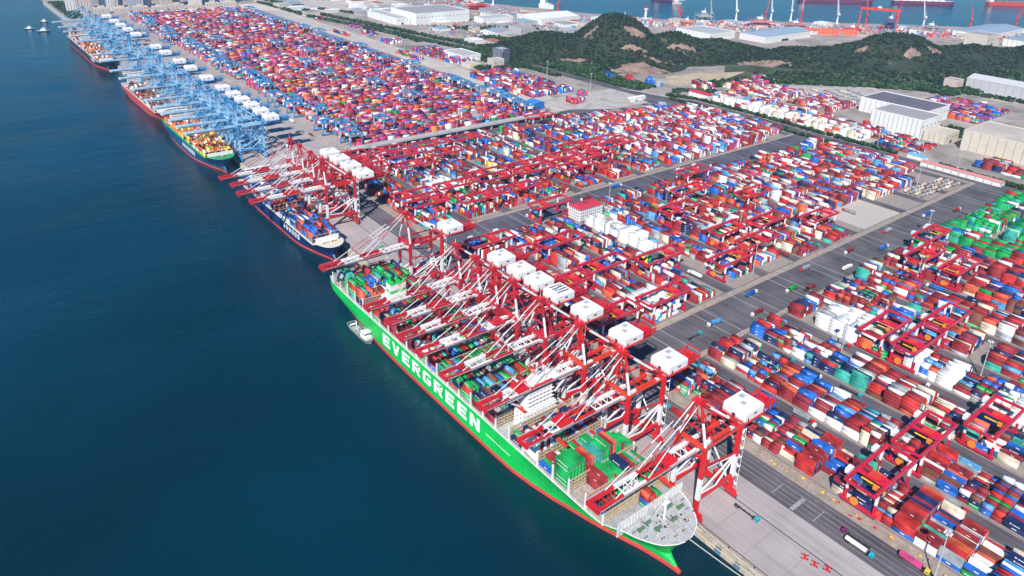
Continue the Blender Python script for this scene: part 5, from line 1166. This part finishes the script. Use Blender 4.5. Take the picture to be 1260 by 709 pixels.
mh = bpy.data.materials.new('hill_ground'); mh.use_nodes = True; n_ = mh.node_tree.nodes; l_ = mh.node_tree.links; bb = n_['Principled BSDF']; bb.inputs['Roughness'].default_value = .95
g = n_.new('ShaderNodeNewGeometry'); a = n_.new('ShaderNodeTexNoise'); a.inputs['Scale'].default_value = .014; a.inputs['Detail'].default_value = 8; l_.new(g.outputs['Position'], a.inputs['Vector'])
rr_ = n_.new('ShaderNodeValToRGB'); e = rr_.color_ramp.elements; e[0].position = .40; e[0].color = (.016, .028, .014, 1); e[1].position = .66; e[1].color = (.034, .044, .024, 1)
q = e.new(.72); q.color = (.16, .12, .09, 1); l_.new(a.outputs['Fac'], rr_.inputs['Fac']); l_.new(rr_.outputs['Color'], bb.inputs['Base Color'])
m_rock = mat('quarry_rock', (.29, .185, .145), .95, .35, .05, dirt=(.07, .07, .05), dscale=.06)
cen = V[F].mean(1)
QU = [(918, 1082, 62, 34), (975, 1150, 30, 8), (1060, 1320, 26, 8), (820, 1165, 26, 9), (1000, 1105, 40, 5), (1480, 880, 20, 8), (1010, 1190, 26, 16), (850, 1225, 30, 14), (1115, 1130, 34, 10), (1340, 760, 70, 26), (1540, 790, 18, 12), (1610, 770, 22, 12), (960, 1290, 20, 12), (1230, 985, 60, 22), (1420, 745, 40, 18)]
mi = np.zeros(len(F), int)
for (cx, cy, a_, b_) in QU:
    th = -.62; dx = cen[:, 0]-cx; dy = cen[:, 1]-cy; u = dx*cos(th)+dy*sin(th); v = -dx*sin(th)+dy*cos(th)
    mi[((u/a_)**2+(v/b_)**2+(vnoise(cen[:, 0], cen[:, 1], 14)-.5)*1.0) < 1] = 1
me = fastmesh('hills', V, F, mi, [mh, m_rock]); me.polygons.foreach_set('use_smooth', [True]*len(F)); o = bpy.data.objects.new('hills', me); COL.objects.link(o); struct(o)

# ---------------------------------------------------------------- vegetation
M_TREE = [mat('foliage_dark', (.014, .027, .015), .95, spec=.1), mat('foliage_mid', (.026, .052, .022), .95, spec=.1), mat('foliage_light', (.05, .095, .034), .95, spec=.1), mat('foliage_brown', (.045, .042, .030), .95, spec=.1)]
t_ = (1+5**.5)/2
IV = np.array([(-1, t_, 0), (1, t_, 0), (-1, -t_, 0), (1, -t_, 0), (0, -1, t_), (0, 1, t_), (0, -1, -t_), (0, 1, -t_), (t_, 0, -1), (t_, 0, 1), (-t_, 0, -1), (-t_, 0, 1)])/1.9
IF = np.array([(0, 11, 5), (0, 5, 1), (0, 1, 7), (0, 7, 10), (0, 10, 11), (1, 5, 9), (5, 11, 4), (11, 10, 2), (10, 7, 6), (7, 1, 8), (3, 9, 4), (3, 4, 2), (3, 2, 6), (3, 6, 8), (3, 8, 9), (4, 9, 5), (2, 4, 11), (6, 2, 10), (8, 6, 7), (9, 8, 1)])
def clumps(name, P, R, label, w=(.5, .25, .05, .2), squash=.9):
    P = np.asarray(P); n = len(P); R = np.asarray(R)
    ang = rng.uniform(0, 6.28, n); ca, sa = np.cos(ang), np.sin(ang)
    V = IV[None]*(1+rng.normal(0, .22, (n, 12, 1)))*R[:, None, None]; vx = V[..., 0]*ca[:, None]-V[..., 1]*sa[:, None]; vy = V[..., 0]*sa[:, None]+V[..., 1]*ca[:, None]
    V = np.stack([vx, vy, V[..., 2]*squash], -1)+P[:, None, :]
    F = (np.arange(n)[:, None, None]*12+IF[None]).reshape(-1, 3)
    me = fastmesh(name, V.reshape(-1, 3), F, np.repeat(rng.choice(4, n, p=np.array(w)/sum(w)), 20), M_TREE); o = bpy.data.objects.new(name, me); COL.objects.link(o); tag(o, label, 'trees', kind='stuff')
# hill woods
N = 42000; x = rng.uniform(740, 2350, N); y = rng.uniform(480, 1650, N); z = hz(x, y); dens = vnoise(x, y, 60)*.6+vnoise(x, y, 22)*.5
ok = (z > 1.5) & (dens > .36)
for (cx, cy, a_, b_) in QU:
    th = -.62; dx = x-cx; dy = y-cy; u = dx*cos(th)+dy*sin(th); v = -dx*sin(th)+dy*cos(th); ok &= ((u/a_)**2+(v/b_)**2) > 1
x, y, z = x[ok], y[ok], z[ok]
clumps('hill_woods', np.stack([x, y, z+1.5], -1), rng.uniform(1.8, 4.4, len(x)), 'dark green woods covering the two hills')
def belt(name, pts, wd, step, r0, r1, label, zc=3.5, w=(.3, .5, .2, .0)):
    P = []
    for (ax, ay), (bx, by) in zip(pts[:-1], pts[1:]):
        L = sqrt((bx-ax)**2+(by-ay)**2); n = int(L*wd/step**2)
        for _ in range(n):
            t = rng.random(); o_ = rng.uniform(-wd/2, wd/2); P.append((ax+(bx-ax)*t-(by-ay)/L*o_, ay+(by-ay)*t+(bx-ax)/L*o_, zc*rng.uniform(.5, 1.1)))
    clumps(name, P, rng.uniform(r0, r1, len(P)), label, w)
hw_ = [(620, 2500), (640, 2140), (700, 1800), (752, 1480), (752, 1130), (760, 960)]
ribbon('tree_lined_road', hw_, 22, .2, M_ASPH); 
belt('roadside_trees', [(x-24, y) for x, y in hw_[:5]], 14, 4.5, 2.5, 4.5, 'belt of trees on the quay side of the tree lined road')
sheet('grass_verge', [(765, 955), (830, 985), (860, 1100), (840, 1250), (815, 1480), (820, 1600), (765, 1650), (764, 1130)], .17, mat('grass', (.045, .085, .028), .95, .4, .03, dirt=(.03, .05, .02), dscale=.02))
sheet('scrubland', [(1005, 925), (1190, 800), (1245, 725), (1300, 640), (1420, 590), (1800, 380), (2600, 120), (2600, 560), (1900, 820), (1300, 1010), (1150, 1030)], .14, mat('scrub', (.05, .065, .03), .95, .45, .02, dirt=(.17, .13, .09), dscale=.012))
belt('roadside_trees', [(x+46, y) for x, y in hw_[3:]], 56, 5, 2.5, 4.8, 'wide belt of trees on the hill side of the tree lined road', w=(.2, .5, .3, 0))
belt('roadside_trees', [(x+26, y) for x, y in hw_[:4]], 20, 5, 2.5, 4.8, 'belt of trees on the far stretch of the tree lined road')
belt('grove', [(1100, 900), (1400, 740), (1800, 560), (2300, 380)], 110, 11, 2.5, 6, 'scattered trees on the scrubland below the hills', w=(.35, .4, .2, .1))
belt('office_trees', [(620, 1270), (735, 1255)], 46, 6, 3, 5.5, 'trees around the grey office tower'); belt('office_trees', [(690, 1330), (740, 1420)], 26, 6, 3, 5, 'trees behind the grey office tower')
hr = [(770, 905), (812, 870), (826, 800), (822, 700), (818, 600), (820, 480), (818, 380), (815, 200), (815, 0)]
hr2 = [(808, 905), (832, 860), (834, 760), (830, 600)]
ribbon('hedge_road', [(760, 960), (775, 900), (800, 850), (806, 780), (804, 600), (802, 450), (800, 300), (800, 0)], 26, .24, M_ASPHD)
belt('hedge', [(782, 880), (786, 780), (784, 620), (782, 470), (778, 430)], 6, 3, 2, 3.4, 'hedge trees along the yard side of the hedge road')
belt('hedge', [(800, 905), (826, 850), (828, 760), (824, 600), (822, 470)], 8, 3, 2, 3.6, 'hedge trees along the far side of the hedge road')
belt('hedge', [(818, 405), (816, 300), (816, 120)], 8, 3, 2, 3.8, 'hedge beside the long red roofed shed')
belt('hedge', [(828, 905), (850, 920), (905, 870), (940, 820)], 14, 3.5, 2.2, 4, 'hedge around the white gate buildings')
belt('grove', [(1010, 430), (1040, 500)], 40, 5, 3, 5, 'grove between the two big warehouses'); belt('grove', [(1360, 620), (1390, 380)], 20, 5, 3, 5, 'trees beside the long grey warehouse')
belt('grove', [(940, 920), (1080, 880), (1180, 800), (1290, 690), (1400, 600)], 44, 6.5, 3, 6, 'belt of woods at the foot of the right hill')
belt('grove', [(1300, 640), (1600, 560), (1900, 430)], 90, 9, 3.5, 6.5, 'woods stretching right below the right hill')
belt('grove', [(690, 1620), (690, 1760), (660, 1950)], 26, 6, 3, 5, 'tree clusters between the yards and the tree lined road')
belt('grove', [(770, 1480), (820, 1300), (840, 1130)], 40, 6, 3, 5.5, 'bright green trees at the left foot of the main hill', w=(.15, .4, .45, 0))
belt('grove', [(840, 1600), (1000, 1500)], 60, 9, 3, 5.5, 'scattered trees left of the grey apartment block'); belt('grove', [(820, 1780), (1100, 1650)], 60, 11, 3, 5, 'scattered trees before the assembly hall')
belt('seaside_park', [(44, 2370), (44, 2740)], 34, 6, 3, 5, 'dark green park strip behind the far seawall')
belt('roadside_trees', [(800, 2060), (700, 2300), (640, 2500)], 20, 7, 3, 5, 'tree rows near the far pale fields')
b = MB(); b.box(12, 18, 2352, 2760, -7, 1.2, 0); struct(b.obj('sea_wall', [M_LGREY]))
sheet('bare_field', [(680, 2180), (900, 2120), (1050, 2330), (1000, 2500), (660, 2500)], .25, M_LTGR); sheet('bare_field', [(560, 2300), (610, 2300), (600, 2480), (330, 2480), (330, 2430)], .25, mat('pale_mound', (.58, .48, .44), .9, .1, .02))
sheet('sandy_ground', [(880, 960), (1000, 930), (1130, 960), (1010, 1010), (930, 1020)], .22, mat('sand', (.46, .36, .24), .95, .2, .03)); sheet('lorry_park', [(985, 760), (1180, 640), (1240, 720), (1060, 850)], .22, M_CONCP)
sheet('junction', [(640, 885), (800, 885), (770, 1000), (560, 1000), (560, 930)], .19, M_CONCP); sheet('car_park', [(722, 840), (790, 830), (780, 905), (735, 920)], .3, M_ASPHD)
sheet('shipyard_ground', [(1200, 2250), (1330, 2060), (1410, 1880), (1530, 1640), (1900, 1385), (2225, 1170), (2550, 890), (2400, 800), (1950, 960), (1500, 1250), (1300, 1500), (1150, 1800)], .2, mat('yard_pink', (.40, .30, .28), .9, .3, .02, dirt=(.16, .14, .15), dscale=.04))
# parked lorries in the lorry park
tk = truck_kit(M_WHITE, 'box', M_GREY); tk2 = truck_kit(CM[1], 'box', CM[PN.index('cream')])
for i in range(7):
    for j in range(9):
        x = 1010+i*22+j*3; y = 790-i*14+j*6-20
        if (i+j) % 3: place('parked_lorry', (tk, tk2)[(i*j) % 2], (x, y, .24), .1, '%s lorry, %s in the %s row of the distant lorry park' % (('white', 'red and cream')[(i*j) % 2], ORD[j], ORD[i]), 'truck', 'lorries on the distant lorry park')
for i in range(5):
    for j in range(4): place('parked_lorry', (tk, tk2)[(i+j) % 2], (672+i*20, 362+j*7-i*1.5, .26), pi/2, '%s lorry, %s in %s column at the inland end of the crossroad' % (('white', 'red and cream')[(i+j) % 2], ORD[j], ORD[i]), 'truck', 'lorries at the inland end of the crossroad')
# shipyard clutter
b = MB()
for q in range(2600):
    x = rs.uniform(1250, 2520); y = -.78*(x-1350)+1810-rs.uniform(15, 230)-(60 if x > 1550 else 0); a = rs.uniform(1, 7); c = rs.uniform(1, 9); b.box(x, x+a, y, y+c, .2, rs.uniform(1.5, 9), rs.randrange(6), nobot=True)
for q in range(1300):
    x = rs.uniform(800, 1280); y = rs.uniform(1560, 2280); a = rs.uniform(1, 6); c = rs.uniform(1, 9); b.box(x, x+a, y, y+c, .2, rs.uniform(1, 5), rs.randrange(6), nobot=True)
o = b.obj('shipyard_clutter', [M_HRED, M_WHITE, M_GREY, M_LTGR, mat('module_pink', (.5, .2, .2), .7), M_BLUE]); tag(o, 'mixed steel parts and stores scattered over the distant shipyard', 'stores', kind='stuff')

# ---------------------------------------------------------------- haze
HAZE = 1
if HAZE:
    b = MB(); b.box(-25000, 25000, -25000, 25000, SEA-4, 345, 0)
    hm2 = bpy.data.materials.new('haze_air'); hm2.use_nodes = True; nn = hm2.node_tree.nodes; nn.clear(); out = nn.new('ShaderNodeOutputMaterial'); pv = nn.new('ShaderNodeVolumePrincipled')
    pv.inputs['Color'].default_value = (.45, .72, 1.0, 1); pv.inputs['Density'].default_value = .000065; pv.inputs['Anisotropy'].default_value = .2
    hm2.node_tree.links.new(pv.outputs[0], out.inputs['Volume']); o = b.obj('haze', [hm2]); tag(o, 'pale bluish haze over the whole harbour', 'haze', kind='stuff')
